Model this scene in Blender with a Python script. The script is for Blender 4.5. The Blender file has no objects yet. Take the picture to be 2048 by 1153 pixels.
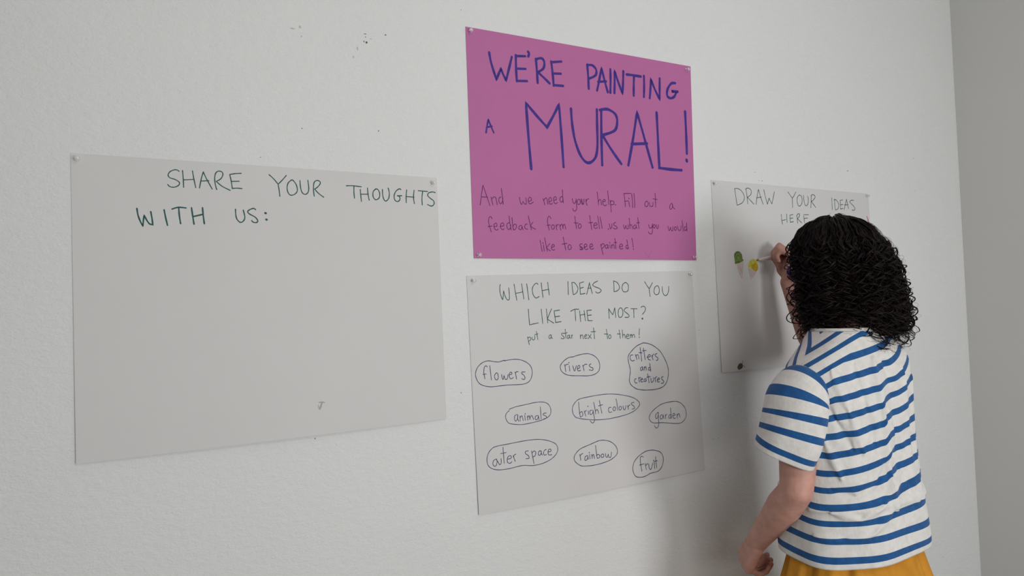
import bpy, bmesh, math, random
import numpy as np
from mathutils import Vector, Matrix, Euler

random.seed(7)
RNG = np.random.default_rng(11)
SC = bpy.context.scene
COL = SC.collection

# ------------------------------------------------------------------ camera
cam_d = bpy.data.cameras.new('camera')
cam_d.sensor_width = 36.0
cam_d.lens = 36.0 * 1352.98 / 2048.0
cam_d.clip_start = 0.02
cam = bpy.data.objects.new('camera', cam_d)
COL.objects.link(cam)
_r = Vector((0.87961192, -0.47457216, -0.03262101))
_u = Vector((0.01294441, -0.04467108, 0.99891788))
_f = Vector((0.47551583, 0.87908234, 0.03315016))
cam.matrix_world = Matrix(((_r.x, _u.x, -_f.x, 0.0), (_r.y, _u.y, -_f.y, -1.44518), (_r.z, _u.z, -_f.z, 1.5), (0, 0, 0, 1)))
SC.camera = cam

# ------------------------------------------------------------------ world, lights, exposure
w = bpy.data.worlds.new('room_ambient')
SC.world = w
w.use_nodes = True
w.node_tree.nodes['Background'].inputs[0].default_value = (0.93, 0.97, 1.0, 1)
w.node_tree.nodes['Background'].inputs[1].default_value = 0.035
SC.view_settings.view_transform = 'Standard'
SC.view_settings.look = 'None'
SC.view_settings.exposure = 0.07
SC.view_settings.gamma = 1.0
SC.view_settings.use_curve_mapping = False


def area_light(name, loc, target, sx, sy, power, col):
    d = bpy.data.lights.new(name, 'AREA')
    d.shape = 'RECTANGLE'
    d.size, d.size_y = sx, sy
    d.energy = power
    d.color = col
    o = bpy.data.objects.new(name, d)
    COL.objects.link(o)
    o.location = loc
    o.rotation_euler = (Vector(target) - Vector(loc)).to_track_quat('-Z', 'Y').to_euler()
    return o


# daylight through a window in the wall behind the photographer, and the one in the right wall
area_light('added_strip_left', (0.15, -2.6, 1.55), (0.7, 0, 1.45), 1.3, 0.35, 20, (1.0, 0.998, 0.975))  # added strip lamp in mid-room, shaping falloff and shadows on the wall
area_light('window_daylight_right', (1.50, -3.0, 1.15), (1.65, 0.0, 1.2), 0.8, 0.9, 28, (0.97, 0.985, 1.0))
area_light('ceiling_light', (1.05, -2.15, 2.75), (0.95, 0.0, 1.45), 1.2, 0.7, 9, (1.0, 0.99, 0.965))
area_light('window_daylight_side', (3.02, -2.05, 1.75), (0.6, -0.4, 1.45), 1.9, 1.5, 5, (0.95, 0.98, 1.0))


# ------------------------------------------------------------------ helpers
def tag(o, label=None, cat=None, group=None, kind=None):
    for k, v in (('label', label), ('category', cat), ('group', group), ('kind', kind)):
        if v:
            o[k] = v
    return o


def mesh_obj(name, verts, faces, mats, parent=None, smooth=True, fmat=None):
    me = bpy.data.meshes.new(name)
    me.from_pydata([tuple(v) for v in verts], [], [tuple(int(i) for i in f) for f in faces])
    for m in (mats if isinstance(mats, (list, tuple)) else [mats]):
        me.materials.append(m)
    me.polygons.foreach_set('use_smooth', [smooth] * len(me.polygons))
    if fmat is not None:
        me.polygons.foreach_set('material_index', fmat)
    me.update()
    o = bpy.data.objects.new(name, me)
    COL.objects.link(o)
    if parent:
        o.parent = parent
        if parent.type == 'EMPTY':
            o.matrix_parent_inverse = Matrix.Translation(-Vector(parent.location))
    return o


def empty(name, loc):
    o = bpy.data.objects.new(name, None)
    o.empty_display_size = 0.05
    COL.objects.link(o)
    o.location = loc
    return o


def bm_obj(name, bm, mats, parent=None, smooth=True):
    me = bpy.data.meshes.new(name)
    bm.to_mesh(me)
    bm.free()
    for m in (mats if isinstance(mats, (list, tuple)) else [mats]):
        me.materials.append(m)
    me.polygons.foreach_set('use_smooth', [smooth] * len(me.polygons))
    o = bpy.data.objects.new(name, me)
    COL.objects.link(o)
    if parent:
        o.parent = parent
        o.matrix_parent_inverse = Matrix.Translation(-Vector(parent.location))
    return o


class NT:
    def __init__(self, name):
        self.m = bpy.data.materials.new(name)
        self.m.use_nodes = True
        self.t = self.m.node_tree
        self.b = self.t.nodes['Principled BSDF']

    def n(self, typ, **kw):
        nd = self.t.nodes.new(typ)
        for k, v in kw.items():
            setattr(nd, k, v)
        return nd

    def l(self, a, b):
        self.t.links.new(a, b)

    def coord(self):
        return self.n('ShaderNodeTexCoord').outputs['Object']

    def noise(self, scale, detail=4, rough=0.6, vec=None, stretch=None):
        nz = self.n('ShaderNodeTexNoise')
        nz.inputs['Scale'].default_value = scale
        nz.inputs['Detail'].default_value = detail
        nz.inputs['Roughness'].default_value = rough
        v = vec or self.coord()
        if stretch:
            mp = self.n('ShaderNodeMapping')
            mp.inputs['Scale'].default_value = stretch
            self.l(v, mp.inputs['Vector'])
            v = mp.outputs['Vector']
        self.l(v, nz.inputs['Vector'])
        return nz.outputs['Fac']

    def ramp(self, fac, stops):
        r = self.n('ShaderNodeValToRGB')
        e = r.color_ramp.elements
        while len(e) < len(stops):
            e.new(0.5)
        for i, (p, c) in enumerate(stops):
            e[i].position = p
            e[i].color = (c[0], c[1], c[2], 1)
        self.l(fac, r.inputs['Fac'])
        return r.outputs['Color']

    def bump(self, h, strength, dist, prev=None):
        b = self.n('ShaderNodeBump')
        b.inputs['Strength'].default_value = strength
        b.inputs['Distance'].default_value = dist
        self.l(h, b.inputs['Height'])
        if prev:
            self.l(prev, b.inputs['Normal'])
        self.l(b.outputs['Normal'], self.b.inputs['Normal'])
        return b.outputs['Normal']


def mat(name, col, rough=0.6, spec=0.3, var=0.0, vscale=30, bump=None, metallic=0.0):
    k = NT(name)
    k.b.inputs['Roughness'].default_value = rough
    k.b.inputs['Specular IOR Level'].default_value = spec
    k.b.inputs['Metallic'].default_value = metallic
    k.b.inputs['Base Color'].default_value = (*col, 1)
    f = k.noise(vscale)
    lo = [max(0, c * (1 - var)) for c in col]
    hi = [min(1, c * (1 + var)) for c in col]
    k.l(k.ramp(f, [(0.3, lo), (0.7, hi)]), k.b.inputs['Base Color'])
    if bump:
        k.bump(k.noise(bump[0]), bump[1], bump[2])
    return k.m


def wall_mat(name, col, strength):
    k = NT(name)
    k.b.inputs['Roughness'].default_value = 0.75
    k.b.inputs['Specular IOR Level'].default_value = 0.2
    big = k.noise(1.7, 3)
    k.l(k.ramp(big, [(0.25, [c * 0.985 for c in col]), (0.75, [min(1, c * 1.012) for c in col])]), k.b.inputs['Base Color'])
    # rolled masonry paint over rough plaster: fine ripples, some pits, soft waviness
    n1 = k.bump(k.noise(210, 6, 0.7, stretch=(1, 1, 1.7)), strength, 0.0022)
    n2 = k.bump(k.noise(55, 5, 0.6, stretch=(1, 1, 1.5)), strength * 0.8, 0.0040, n1)
    k.bump(k.noise(5, 2, 0.5), strength * 0.4, 0.01, n2)
    return k.m


M = {}
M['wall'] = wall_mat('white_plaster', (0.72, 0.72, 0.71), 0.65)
M['wall_side'] = wall_mat('white_plaster_smooth_shaded', (0.56, 0.555, 0.535), 0.07)  # side wall's shade is put into its colour, darker than the poster wall
M['ceiling'] = mat('ceiling_paint', (0.8, 0.8, 0.79), 0.9, 0.1, 0.02, 3)
M['floor'] = mat('grey_floor', (0.19, 0.18, 0.17), 0.6, 0.3, 0.1, 6, (40, 0.1, 0.002))
M['reveal'] = mat('reveal_paint', (0.75, 0.75, 0.73), 0.8, 0.2, 0.02, 5)
M['paper'] = mat('white_card', (0.595, 0.580, 0.570), 0.65, 0.25, 0.015, 4, (300, 0.05, 0.0006))
M['pink'] = mat('pink_card', (0.445, 0.137, 0.318), 0.6, 0.25, 0.03, 5, (300, 0.05, 0.0006))
INK = {
    'green': (0.016, 0.085, 0.078), 'navy': (0.050, 0.028, 0.215), 'violet': (0.110, 0.012, 0.110),
    'ink': (0.045, 0.045, 0.120), 'pencil': (0.20, 0.19, 0.19),
}
for k_, c_ in INK.items():
    M['ink_' + k_] = mat('ink_' + k_, c_, 0.55, 0.2, 0.18, 60)
M['speck'] = mat('grime', (0.10, 0.09, 0.085), 0.8, 0.2, 0.3, 200)
M['scuff'] = mat('scuff_grey', (0.48, 0.475, 0.46), 0.8, 0.2, 0.12, 200)
M['pencil_faint'] = mat('faint_pencil', (0.34, 0.10, 0.25), 0.7, 0.2, 0.1, 100)

# ------------------------------------------------------------------ room shell
XR = 2.7426            # right wall
ZC = 3.4


def quad_wall(name, pts, m, kind='structure'):
    o = mesh_obj(name, pts, [(0, 1, 2, 3)], m, smooth=False)
    tag(o, kind=kind)
    return o


# back wall: a slab 0.2 thick
def slab(name, lo, hi, m):
    bm = bmesh.new()
    bmesh.ops.create_cube(bm, size=1)
    for v in bm.verts:
        v.co = Vector(((lo[0] + hi[0]) / 2 + v.co.x * (hi[0] - lo[0]), (lo[1] + hi[1]) / 2 + v.co.y * (hi[1] - lo[1]), (lo[2] + hi[2]) / 2 + v.co.z * (hi[2] - lo[2])))
    o = bm_obj(name, bm, m, smooth=False)
    tag(o, kind='structure')
    return o


wall = slab('wall_back', (-3.5, 0, 0), (XR, 0.2, ZC), M['wall'])
slab('floor', (-3.5, -5, -0.1), (XR + 0.3, 0.2, 0), M['floor'])
slab('ceiling', (-3.5, -5, ZC), (XR + 0.3, 0.2, ZC + 0.1), M['ceiling'])


# right wall with a window opening whose deep reveal starts well clear of the corner
def right_wall():
    y0, y1, z0, z1, T = -0.95, -3.15, 0.95, 2.55, 0.3
    v, f = [], []

    def box(a, b):
        n = len(v)
        for x in (a[0], b[0]):
            for y in (a[1], b[1]):
                for z in (a[2], b[2]):
                    v.append((x, y, z))
        for q in ((0, 1, 3, 2), (4, 6, 7, 5), (0, 4, 5, 1), (2, 3, 7, 6), (0, 2, 6, 4), (1, 5, 7, 3)):
            f.append(tuple(n + i for i in q))
    box((XR, y0, 0), (XR + T, 0.2, ZC))
    box((XR, -5, 0), (XR + T, y1, ZC))
    box((XR, y1, 0), (XR + T, y0, z0))
    box((XR, y1, z1), (XR + T, y0, ZC))
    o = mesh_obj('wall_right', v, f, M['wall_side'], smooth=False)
    tag(o, kind='structure')


right_wall()

# ------------------------------------------------------------------ posters
# corners on the wall in mm: TL, TR, BR, BL (x, z)
POSTERS = {
    'left': dict(c=[(-117.4, 1811.0), (593.7, 1811.7), (598.5, 1258.1), (-114.1, 1251.9)], m='paper', lift=(2.0, 9.0),
                 label='large white card poster, mostly blank, reading share your thoughts with us'),
    'purple': dict(c=[(678.2, 2181.1), (1390.5, 2187.6), (1382.0, 1625.9), (681.5, 1626.0)], m='pink', lift=(1.5, 6.0),
                   label='magenta pink card poster announcing the mural painting'),
    'mid': dict(c=[(660.9, 1584.8), (1363.7, 1595.9), (1378.9, 1035.0), (672.9, 1027.3)], m='paper', lift=(1.5, 8.0),
                label='white card poster of circled idea words below the pink poster'),
    'right': dict(c=[(1451.9, 1861.6), (2181.5, 1859.7), (2182.6, 1301.3), (1460.6, 1300.3)], m='paper', lift=(1.5, 6.0),
                  label='white card poster with small ice cream drawings in front of the person'),
}


def uv_of(c, x, z):
    # inverse bilinear (near rectangular quad): a few Newton steps
    tl, tr, br, bl = [np.array(p) for p in c]
    u, v = 0.5, 0.5
    for _ in range(6):
        p = (1 - v) * ((1 - u) * tl + u * tr) + v * ((1 - u) * bl + u * br)
        du = (1 - v) * (tr - tl) + v * (br - bl)
        dv = (1 - u) * (bl - tl) + u * (br - tr)
        J = np.array([du, dv]).T
        d = np.linalg.solve(J, np.array([x, z]) - p)
        u += d[0]
        v += d[1]
    return u, v


def lift(P, u, v):
    # how far the card stands off the wall, in metres
    top, bot = P['lift']
    a = top * math.sin(math.pi * min(max(u, 0), 1)) * (1 - v) ** 2 * 0.6
    if P['m'] == 'pink':       # pinned at the bottom too: only the middle of the edge bows out
        b = bot * (0.08 + 0.92 * math.sin(math.pi * min(max(u, 0), 1))) * max(v, 0) ** 3
    else:
        b = bot * (0.35 + 0.65 * math.sin(math.pi * min(max(u, 0), 1))) * max(v, 0) ** 2
    return (0.6 + a + b) / 1000.0


def paper(P):
    c = [np.array(p) for p in P['c']]
    nu, nv, t = 32, 24, 0.0006
    v, f = [], []
    for side in (0, 1):
        for j in range(nv + 1):
            for i in range(nu + 1):
                a, b = i / nu, j / nv
                p = (1 - b) * ((1 - a) * c[0] + a * c[1]) + b * ((1 - a) * c[3] + a * c[2])
                v.append((p[0] / 1000, -lift(P, a, b) - (t if side else 0), p[1] / 1000))
    n = (nu + 1) * (nv + 1)
    idx = lambda i, j: j * (nu + 1) + i
    for j in range(nv):
        for i in range(nu):
            q = (idx(i, j), idx(i + 1, j), idx(i + 1, j + 1), idx(i, j + 1))
            f.append(q)
            f.append(tuple(n + k for k in reversed(q)))
    rim = [idx(i, 0) for i in range(nu + 1)] + [idx(nu, j) for j in range(1, nv + 1)] + [idx(i, nv) for i in range(nu - 1, -1, -1)] + [idx(0, j) for j in range(nv - 1, 0, -1)]
    for a, b in zip(rim, rim[1:] + rim[:1]):
        f.append((b, a, n + a, n + b))
    o = mesh_obj('poster', v, f, M[P['m']], smooth=False)
    tag(o, P['label'], 'poster', None)
    return o


for P in POSTERS.values():
    P['o'] = paper(P)


def smooth_line(pts, n=5):
    # Catmull-Rom through the pen positions; a doubled point is a corner of the stroke
    segs, cur = [], [pts[0]]
    for p in pts[1:]:
        if p == cur[-1]:
            segs.append(cur)
            cur = [p]
        else:
            cur.append(p)
    segs.append(cur)
    out = []
    for s in segs:
        if len(s) < 3:
            o = [np.array(q, float) for q in s]
        else:
            closed = math.hypot(s[0][0] - s[-1][0], s[0][1] - s[-1][1]) < 2.0
            o = []
            for i in range(len(s) - 1):
                p0 = np.array(s[i - 1] if i else (s[-2] if closed else s[0]), float)
                p1, p2 = np.array(s[i], float), np.array(s[i + 1], float)
                p3 = np.array(s[i + 2] if i + 2 < len(s) else (s[1] if closed else s[-1]), float)
                for k in range(n):
                    t = k / n
                    o.append(.5 * (2 * p1 + (p2 - p0) * t + (2 * p0 - 5 * p1 + 4 * p2 - p3) * t * t + (3 * p1 - p0 - 3 * p2 + p3) * t ** 3))
            o.append(np.array(s[-1], float))
        out += o if not out else o[1:]
    return out


class Ink:
    """flat pen marks lying on a poster (x, z in mm)"""

    def __init__(self, P):
        self.P, self.v, self.f, self.m, self.k = P, [], [], [], 0

    def pt(self, x, z):
        u, v = uv_of(self.P['c'], x, z)
        self.v.append((x / 1000, -lift(self.P, u, v) - 0.00075 - 0.000012 * (self.k % 12), z / 1000))
        return len(self.v) - 1

    def stroke(self, pts, w, mi=0, smooth=True):
        line = smooth_line(pts) if smooth else [np.array(p, float) for p in pts]
        L = [line[0]]
        for p in line[1:]:
            if np.hypot(*(p - L[-1])) > 0.12:
                L.append(p)
        if len(L) == 1:
            L.append(L[0] + np.array([0.2, 0.0]))
        self.k += 1
        if sum(np.hypot(*(b - a)) for a, b in zip(L, L[1:])) < 1.6 and w < 4:
            w *= 1.55                      # a dot: the pen rests on the spot
        hw = w / 2
        n = len(L)
        ring = []
        for i in range(n):
            a = L[i] - L[i - 1] if i else L[1] - L[0]
            b = L[i + 1] - L[i] if i < n - 1 else L[i] - L[i - 1]
            a, b = a / np.hypot(*a), b / np.hypot(*b)
            d = a + b
            if np.hypot(*d) < 0.3:
                d = b
            d = d / np.hypot(*d)
            s = min(1.5, 1 / max(0.35, float(d @ b)))
            nn = np.array([-d[1], d[0]]) * hw * s
            ww = 1 + 0.10 * math.sin(i * 0.9 + self.k)
            ring.append((self.pt(*(L[i] + nn * ww)), self.pt(*(L[i] - nn * ww))))
        for (a, b), (c, d) in zip(ring, ring[1:]):
            self.f.append((a, b, d, c))
            self.m.append(mi)
        for e, d in ((L[0], L[0] - L[1]), (L[-1], L[-1] - L[-2])):
            d = d / np.hypot(*d)
            th = math.atan2(d[1], d[0])
            fan = [self.pt(*(e + hw * np.array([math.cos(th + q), math.sin(th + q)]))) for q in np.linspace(-math.pi / 2, math.pi / 2, 7)]
            self.f.append(tuple(fan))
            self.m.append(mi)

    def blob(self, pts, mi=0):
        line = smooth_line(pts, 4)[:-1]
        self.k += 1
        cx = sum(p[0] for p in line) / len(line)
        cz = sum(p[1] for p in line) / len(line)
        c = self.pt(cx, cz)
        r = [self.pt(*p) for p in line]
        for a, b in zip(r, r[1:] + r[:1]):
            self.f.append((c, a, b))
            self.m.append(mi)

    def build(self, name, mats, label):
        # all faces look into the room (-y)
        fs = []
        V = self.v
        for q in self.f:
            nx = 0
            for (a, b) in zip(q, q[1:] + q[:1]):
                nx += (V[a][0] * V[b][2] - V[b][0] * V[a][2])
            fs.append(q if nx > 0 else tuple(reversed(q)))
        o = mesh_obj(name, self.v, fs, mats, self.P['o'], smooth=False, fmat=self.m)
        tag(o, label)
        return o


INKWORK = [
 ('left', 'headline_word', 'handwritten word share', 'green', '''
1.93:58.6,1789.6 54.8,1791.9 49.4,1791.4 42.6,1787.3 39.6,1781.0 42.5,1776.0 51.8,1773.1 58.5,1768.3 58.2,1763.3 53.0,1759.2 46.9,1757.8 41.6,1759.3 38.7,1762.6
1.94:64.6,1791.5 65.7,1775.2 66.0,1758.8
1.95:82.1,1791.8 84.3,1776.3 87.4,1759.4
1.94:66.7,1773.4 84.6,1775.4
1.96:94.0,1759.1 97.4,1777.2 101.2,1791.3 101.2,1791.3 106.9,1777.8 116.7,1758.3
1.96:96.7,1772.8 111.0,1774.6
1.98:124.9,1757.8 122.5,1767.9 121.6,1780.3 123.7,1790.5 129.1,1794.8 135.2,1793.3 136.5,1787.5 132.4,1779.4 124.3,1773.9 124.3,1773.9 135.0,1764.8 149.5,1757.6
2.01:170.8,1793.2 160.0,1791.9 149.2,1789.3 149.2,1789.3 151.9,1775.9 153.6,1761.6 153.6,1761.6 162.4,1762.8 171.7,1762.3
2.0:153.0,1775.7 166.7,1776.9
'''),
 ('left', 'headline_word', 'handwritten word your', 'green', '''
2.05:224.0,1794.0 233.0,1785.8 241.4,1775.4
2.07:257.9,1794.6 249.1,1783.6 241.4,1775.4 241.4,1775.4 243.3,1762.2 244.3,1750.6
2.08:268.0,1785.5 261.1,1778.5 259.1,1767.4 261.7,1757.5 267.3,1753.9 275.3,1757.3 279.6,1764.9 277.5,1776.7 271.5,1785.0 267.2,1785.5
2.09:285.4,1785.5 286.1,1772.6 288.8,1761.7 294.4,1757.2 300.4,1760.5 303.0,1769.9 301.5,1787.3
2.11:313.9,1754.5 312.7,1768.6 314.1,1782.7 319.7,1788.1 326.5,1786.2 326.5,1780.6 320.7,1773.7 315.1,1769.5 315.1,1769.5 323.1,1760.8 333.6,1753.3
'''),
 ('left', 'headline_word', 'handwritten word thoughts', 'green', '''
2.16:382.6,1780.6 396.8,1781.5 415.4,1780.3
2.17:399.1,1780.4 398.8,1767.8 399.6,1754.4
2.18:412.9,1774.3 413.7,1760.9 414.9,1748.3
2.19:429.0,1778.4 429.8,1765.6 432.2,1751.8
2.18:414.2,1764.0 430.6,1764.9
2.21:447.9,1777.1 441.8,1771.1 441.1,1760.4 445.0,1754.4 449.9,1754.0 455.4,1759.2 456.1,1769.0 452.5,1776.2 446.7,1777.1
2.22:462.7,1777.2 463.2,1763.5 466.5,1753.5 471.3,1752.2 476.7,1758.3 478.3,1770.2 476.1,1781.1
2.25:505.5,1778.9 502.3,1781.0 493.9,1775.0 489.5,1764.9 490.9,1755.1 497.3,1751.9 502.6,1756.7 501.8,1763.2 496.1,1764.9 496.1,1764.9 507.2,1765.5
2.26:519.2,1779.2 517.5,1764.4 517.5,1750.5
2.27:536.8,1779.4 535.0,1763.3 536.7,1749.4
2.26:517.9,1764.4 536.3,1763.8
2.28:546.9,1779.2 569.5,1778.5
2.28:557.5,1778.2 555.3,1762.4 555.7,1747.1
2.31:588.0,1777.1 581.3,1778.3 572.0,1775.4 569.6,1769.2 575.5,1763.4 583.5,1757.7 584.6,1750.7 578.1,1745.3 568.6,1748.5
'''),
 ('left', 'headline_word', 'handwritten word with', 'green', '''
2.72:-13.6,1714.3 -12.0,1702.3 -8.5,1690.7 -4.1,1681.4 -4.1,1681.4 -3.1,1692.3 -1.7,1702.0 -1.7,1702.0 2.5,1692.5 7.0,1686.0 12.4,1684.2 12.4,1684.2 11.3,1695.8 9.3,1709.1
2.77:31.8,1713.6 34.1,1699.6 37.2,1684.1
2.79:45.6,1715.7 56.5,1719.5 69.5,1718.8
2.8:57.0,1718.3 57.8,1703.5 59.8,1688.1
2.82:79.3,1719.5 81.0,1704.4 83.2,1687.7
2.84:98.7,1720.4 99.8,1705.1 101.5,1689.2
2.82:82.1,1702.6 99.5,1707.5
'''),
 ('left', 'headline_word', 'handwritten word us', 'green', '''
2.3:158.7,1720.2 159.1,1708.9 161.5,1699.6 167.3,1694.1 172.9,1696.8 176.0,1704.8 173.3,1718.9
2.33:196.7,1720.8 193.3,1723.2 186.6,1721.0 181.5,1716.4 184.9,1711.5 195.2,1705.8 200.4,1698.6 198.0,1694.8 192.0,1695.1 188.8,1698.2
4.49:215.3,1714.6 216.1,1714.4
4.49:216.9,1701.5 217.6,1701.2
'''),
 ('purple', 'headline_word', "handwritten word we're", 'navy', '''
6.32:739.1,2127.7 744.0,2101.6 756.8,2063.4 756.8,2063.4 764.0,2079.4 769.7,2092.1 769.7,2092.1 776.2,2078.0 783.5,2065.1 783.5,2065.1 792.7,2096.1 801.3,2125.8
6.45:812.9,2132.1 812.4,2098.9 813.4,2067.2
6.45:812.9,2130.1 839.7,2133.5
6.45:813.8,2098.4 839.2,2101.4
6.44:813.4,2067.8 842.5,2071.1
6.52:848.2,2146.4 851.0,2141.4 848.5,2134.2
6.56:870.5,2131.1 872.3,2100.9 873.3,2070.6
6.56:870.4,2130.4 887.0,2135.5 894.9,2126.9 891.6,2110.1 875.1,2098.1 875.1,2098.1 890.8,2087.3 908.7,2074.0
6.64:915.5,2131.2 918.9,2100.9 920.7,2069.7
6.64:915.4,2129.3 946.3,2135.8
6.64:918.1,2100.8 943.5,2103.7
6.64:920.7,2071.0 949.2,2072.8
'''),
 ('purple', 'headline_word', 'handwritten word painting', 'navy', '''
6.84:1027.1,2139.6 1028.9,2106.1 1029.2,2075.8
6.84:1027.0,2138.3 1043.3,2139.9 1055.2,2130.1 1052.4,2114.4 1029.5,2102.1
6.89:1056.0,2074.5 1064.3,2104.1 1072.7,2136.7 1072.7,2136.7 1081.0,2106.4 1090.8,2074.1
6.9:1060.3,2098.2 1086.2,2103.0
6.98:1102.0,2137.5 1101.4,2105.7 1099.1,2073.8
6.99:1112.7,2074.8 1115.0,2107.5 1116.2,2134.7 1116.2,2134.7 1127.2,2105.7 1140.0,2076.2 1140.0,2076.2 1143.2,2107.8 1145.5,2138.8
7.08:1156.3,2131.3 1178.2,2132.2 1205.5,2132.4
7.13:1181.6,2130.6 1179.4,2102.1 1178.1,2076.0
7.19:1216.4,2135.4 1215.9,2106.9 1213.5,2076.9
7.21:1234.1,2075.9 1238.1,2102.7 1240.4,2130.1 1240.4,2130.1 1252.7,2104.6 1269.6,2076.6 1269.6,2076.6 1271.1,2107.0 1272.6,2136.0
7.4:1329.2,2130.6 1314.0,2127.1 1299.9,2108.9 1298.0,2090.6 1309.4,2084.7 1323.9,2091.2 1332.7,2105.8 1332.7,2105.8 1314.7,2105.4 1314.7,2105.4 1337.5,2106.8
'''),
 ('purple', 'headline_word', 'handwritten word a', 'navy', '''
4.34:723.9,1929.7 727.3,1947.3 731.2,1962.6 731.2,1962.6 736.9,1948.3 744.5,1931.7
4.34:725.7,1942.8 740.2,1946.8
'''),
 ('purple', 'headline_word', 'handwritten word mural', 'navy', '''
7.35:846.0,1850.2 841.3,1930.2 837.4,2015.4 837.4,2015.4 866.4,1987.2 896.5,1960.0 896.5,1960.0 917.1,1992.7 934.8,2022.9 934.8,2022.9 938.9,1939.3 941.6,1862.2
7.63:970.9,2015.9 973.1,1975.7 980.2,1933.3 996.2,1894.8 1017.3,1878.4 1040.2,1891.6 1049.9,1922.7 1051.9,1983.8 1052.9,2023.2
7.83:1067.0,2024.8 1064.3,1951.1 1063.1,1875.8
7.82:1062.8,2023.0 1087.8,2027.9 1112.6,2017.6 1118.4,1997.6 1108.3,1972.4 1067.9,1956.2 1067.9,1956.2 1095.2,1919.8 1126.3,1883.9
7.98:1150.2,1882.3 1169.5,1954.1 1187.4,2031.5 1187.4,2031.5 1209.5,1961.3 1233.9,1882.2
8.02:1164.5,1941.1 1217.7,1947.3
8.23:1256.6,2037.9 1257.6,1969.4 1258.4,1882.5 1258.4,1882.5 1300.8,1881.3 1339.5,1881.9
8.45:1362.3,2052.7 1362.9,1994.0 1362.4,1931.8
9.42:1360.3,1912.6 1361.1,1909.7
'''),
 ('purple', 'message_word', 'handwritten word and', 'violet', '''
1.73:702.0,1753.3 706.3,1778.2 711.0,1802.2 711.0,1802.2 720.0,1775.8 727.8,1753.2
1.73:705.5,1773.2 722.7,1773.4
1.74:731.4,1774.1 733.8,1763.9 735.9,1755.1
1.75:733.3,1768.6 737.3,1773.8 742.6,1774.4 745.5,1767.6 747.5,1756.0
1.76:758.5,1775.8 753.4,1772.7 752.4,1764.7 756.0,1758.9 761.5,1763.6 763.7,1773.2
1.76:760.0,1796.8 762.1,1777.9 763.8,1758.3
'''),
 ('purple', 'message_word', 'handwritten word we', 'violet', '''
1.78:809.4,1777.4 811.1,1765.9 814.8,1759.3 814.8,1759.3 819.2,1767.9 819.2,1767.9 822.6,1761.9 827.4,1760.8 827.4,1760.8 828.4,1768.3 827.3,1776.3
1.8:834.3,1768.6 842.4,1770.9 842.1,1777.1 837.8,1778.8 834.2,1773.4 834.9,1765.4 839.2,1762.3 848.0,1766.9
'''),
 ('purple', 'message_word', 'handwritten word need', 'violet', '''
1.82:877.0,1777.2 879.2,1769.1 880.8,1761.9
1.82:878.6,1772.3 883.1,1778.4 887.8,1777.7 890.0,1763.6
1.83:893.4,1770.4 901.0,1773.1 900.7,1779.6 896.9,1781.1 893.6,1776.3 894.3,1767.1 898.6,1763.7 903.5,1766.9
1.84:907.7,1774.4 915.6,1776.7 915.1,1782.7 911.3,1784.2 908.0,1778.7 908.7,1769.6 913.1,1766.3 918.7,1769.3
1.85:933.9,1785.6 927.9,1783.0 926.4,1776.3 929.8,1770.8 934.9,1775.0 935.4,1783.4
1.85:935.2,1803.1 935.5,1786.7 936.2,1769.7
'''),
 ('purple', 'message_word', 'handwritten word your', 'violet', '''
1.86:964.1,1781.8 965.4,1773.1 969.8,1769.3 974.5,1775.2 975.7,1782.0
1.87:975.7,1782.0 976.3,1763.5 976.7,1756.8 971.1,1749.5 966.2,1751.0 963.5,1756.2
1.87:982.8,1780.7 978.9,1775.5 980.2,1768.4 984.1,1767.3 988.4,1772.5 987.2,1779.2 982.8,1780.7
1.88:993.4,1781.9 994.5,1772.8 998.7,1768.6
1.88:990.6,1781.8 991.7,1772.7 995.1,1768.1 999.0,1773.0 1000.3,1782.3
1.89:1006.4,1781.9 1006.3,1773.4 1009.2,1766.4
1.89:1006.9,1776.8 1010.5,1782.1 1015.1,1783.7
'''),
 ('purple', 'message_word', 'handwritten word help', 'violet', '''
1.91:1043.0,1803.3 1044.5,1785.5 1046.0,1769.1
1.91:1045.2,1776.9 1049.4,1783.7 1053.8,1780.8 1054.8,1769.5
1.91:1059.5,1778.3 1067.6,1779.8 1067.4,1783.9 1063.2,1784.0 1059.6,1779.4 1060.4,1770.8 1066.3,1767.9 1071.3,1770.6
1.92:1077.3,1808.0 1078.3,1788.9 1078.6,1771.6
1.93:1083.5,1784.0 1085.2,1768.5 1085.9,1752.2
1.93:1084.5,1778.8 1089.4,1782.6 1096.1,1779.4 1095.3,1773.8 1088.8,1771.4 1085.4,1771.9
1.93:1100.8,1772.3 1101.2,1772.0
'''),
 ('purple', 'message_word', 'handwritten word fill', 'violet', '''
1.95:1130.9,1804.3 1132.9,1786.5 1133.2,1768.9
1.95:1130.4,1803.9 1153.8,1805.2
1.95:1131.8,1782.9 1143.8,1784.9
1.96:1146.8,1791.4 1147.2,1791.1
1.96:1146.3,1783.6 1146.8,1776.6 1148.2,1769.6
1.96:1156.9,1805.0 1158.4,1786.0 1158.2,1766.8
1.97:1165.0,1806.2 1166.0,1786.3 1165.3,1767.5
'''),
 ('purple', 'message_word', 'handwritten word out', 'violet', '''
1.99:1206.6,1786.6 1201.3,1780.9 1202.1,1772.9 1208.0,1772.3 1213.0,1778.8 1211.1,1785.9 1206.1,1786.6
1.99:1217.4,1783.5 1218.3,1775.5 1222.9,1772.6 1228.8,1775.1 1229.8,1784.1
2.01:1238.8,1810.6 1239.1,1791.8 1238.4,1771.9
2.0:1230.5,1795.0 1246.1,1793.2
'''),
 ('purple', 'message_word', 'handwritten word a', 'violet', '''
2.03:1298.1,1785.6 1291.3,1779.8 1289.6,1770.6 1294.2,1768.6 1299.8,1774.7 1299.9,1784.6 1299.9,1784.6 1301.8,1774.8 1308.7,1769.6
'''),
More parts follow.
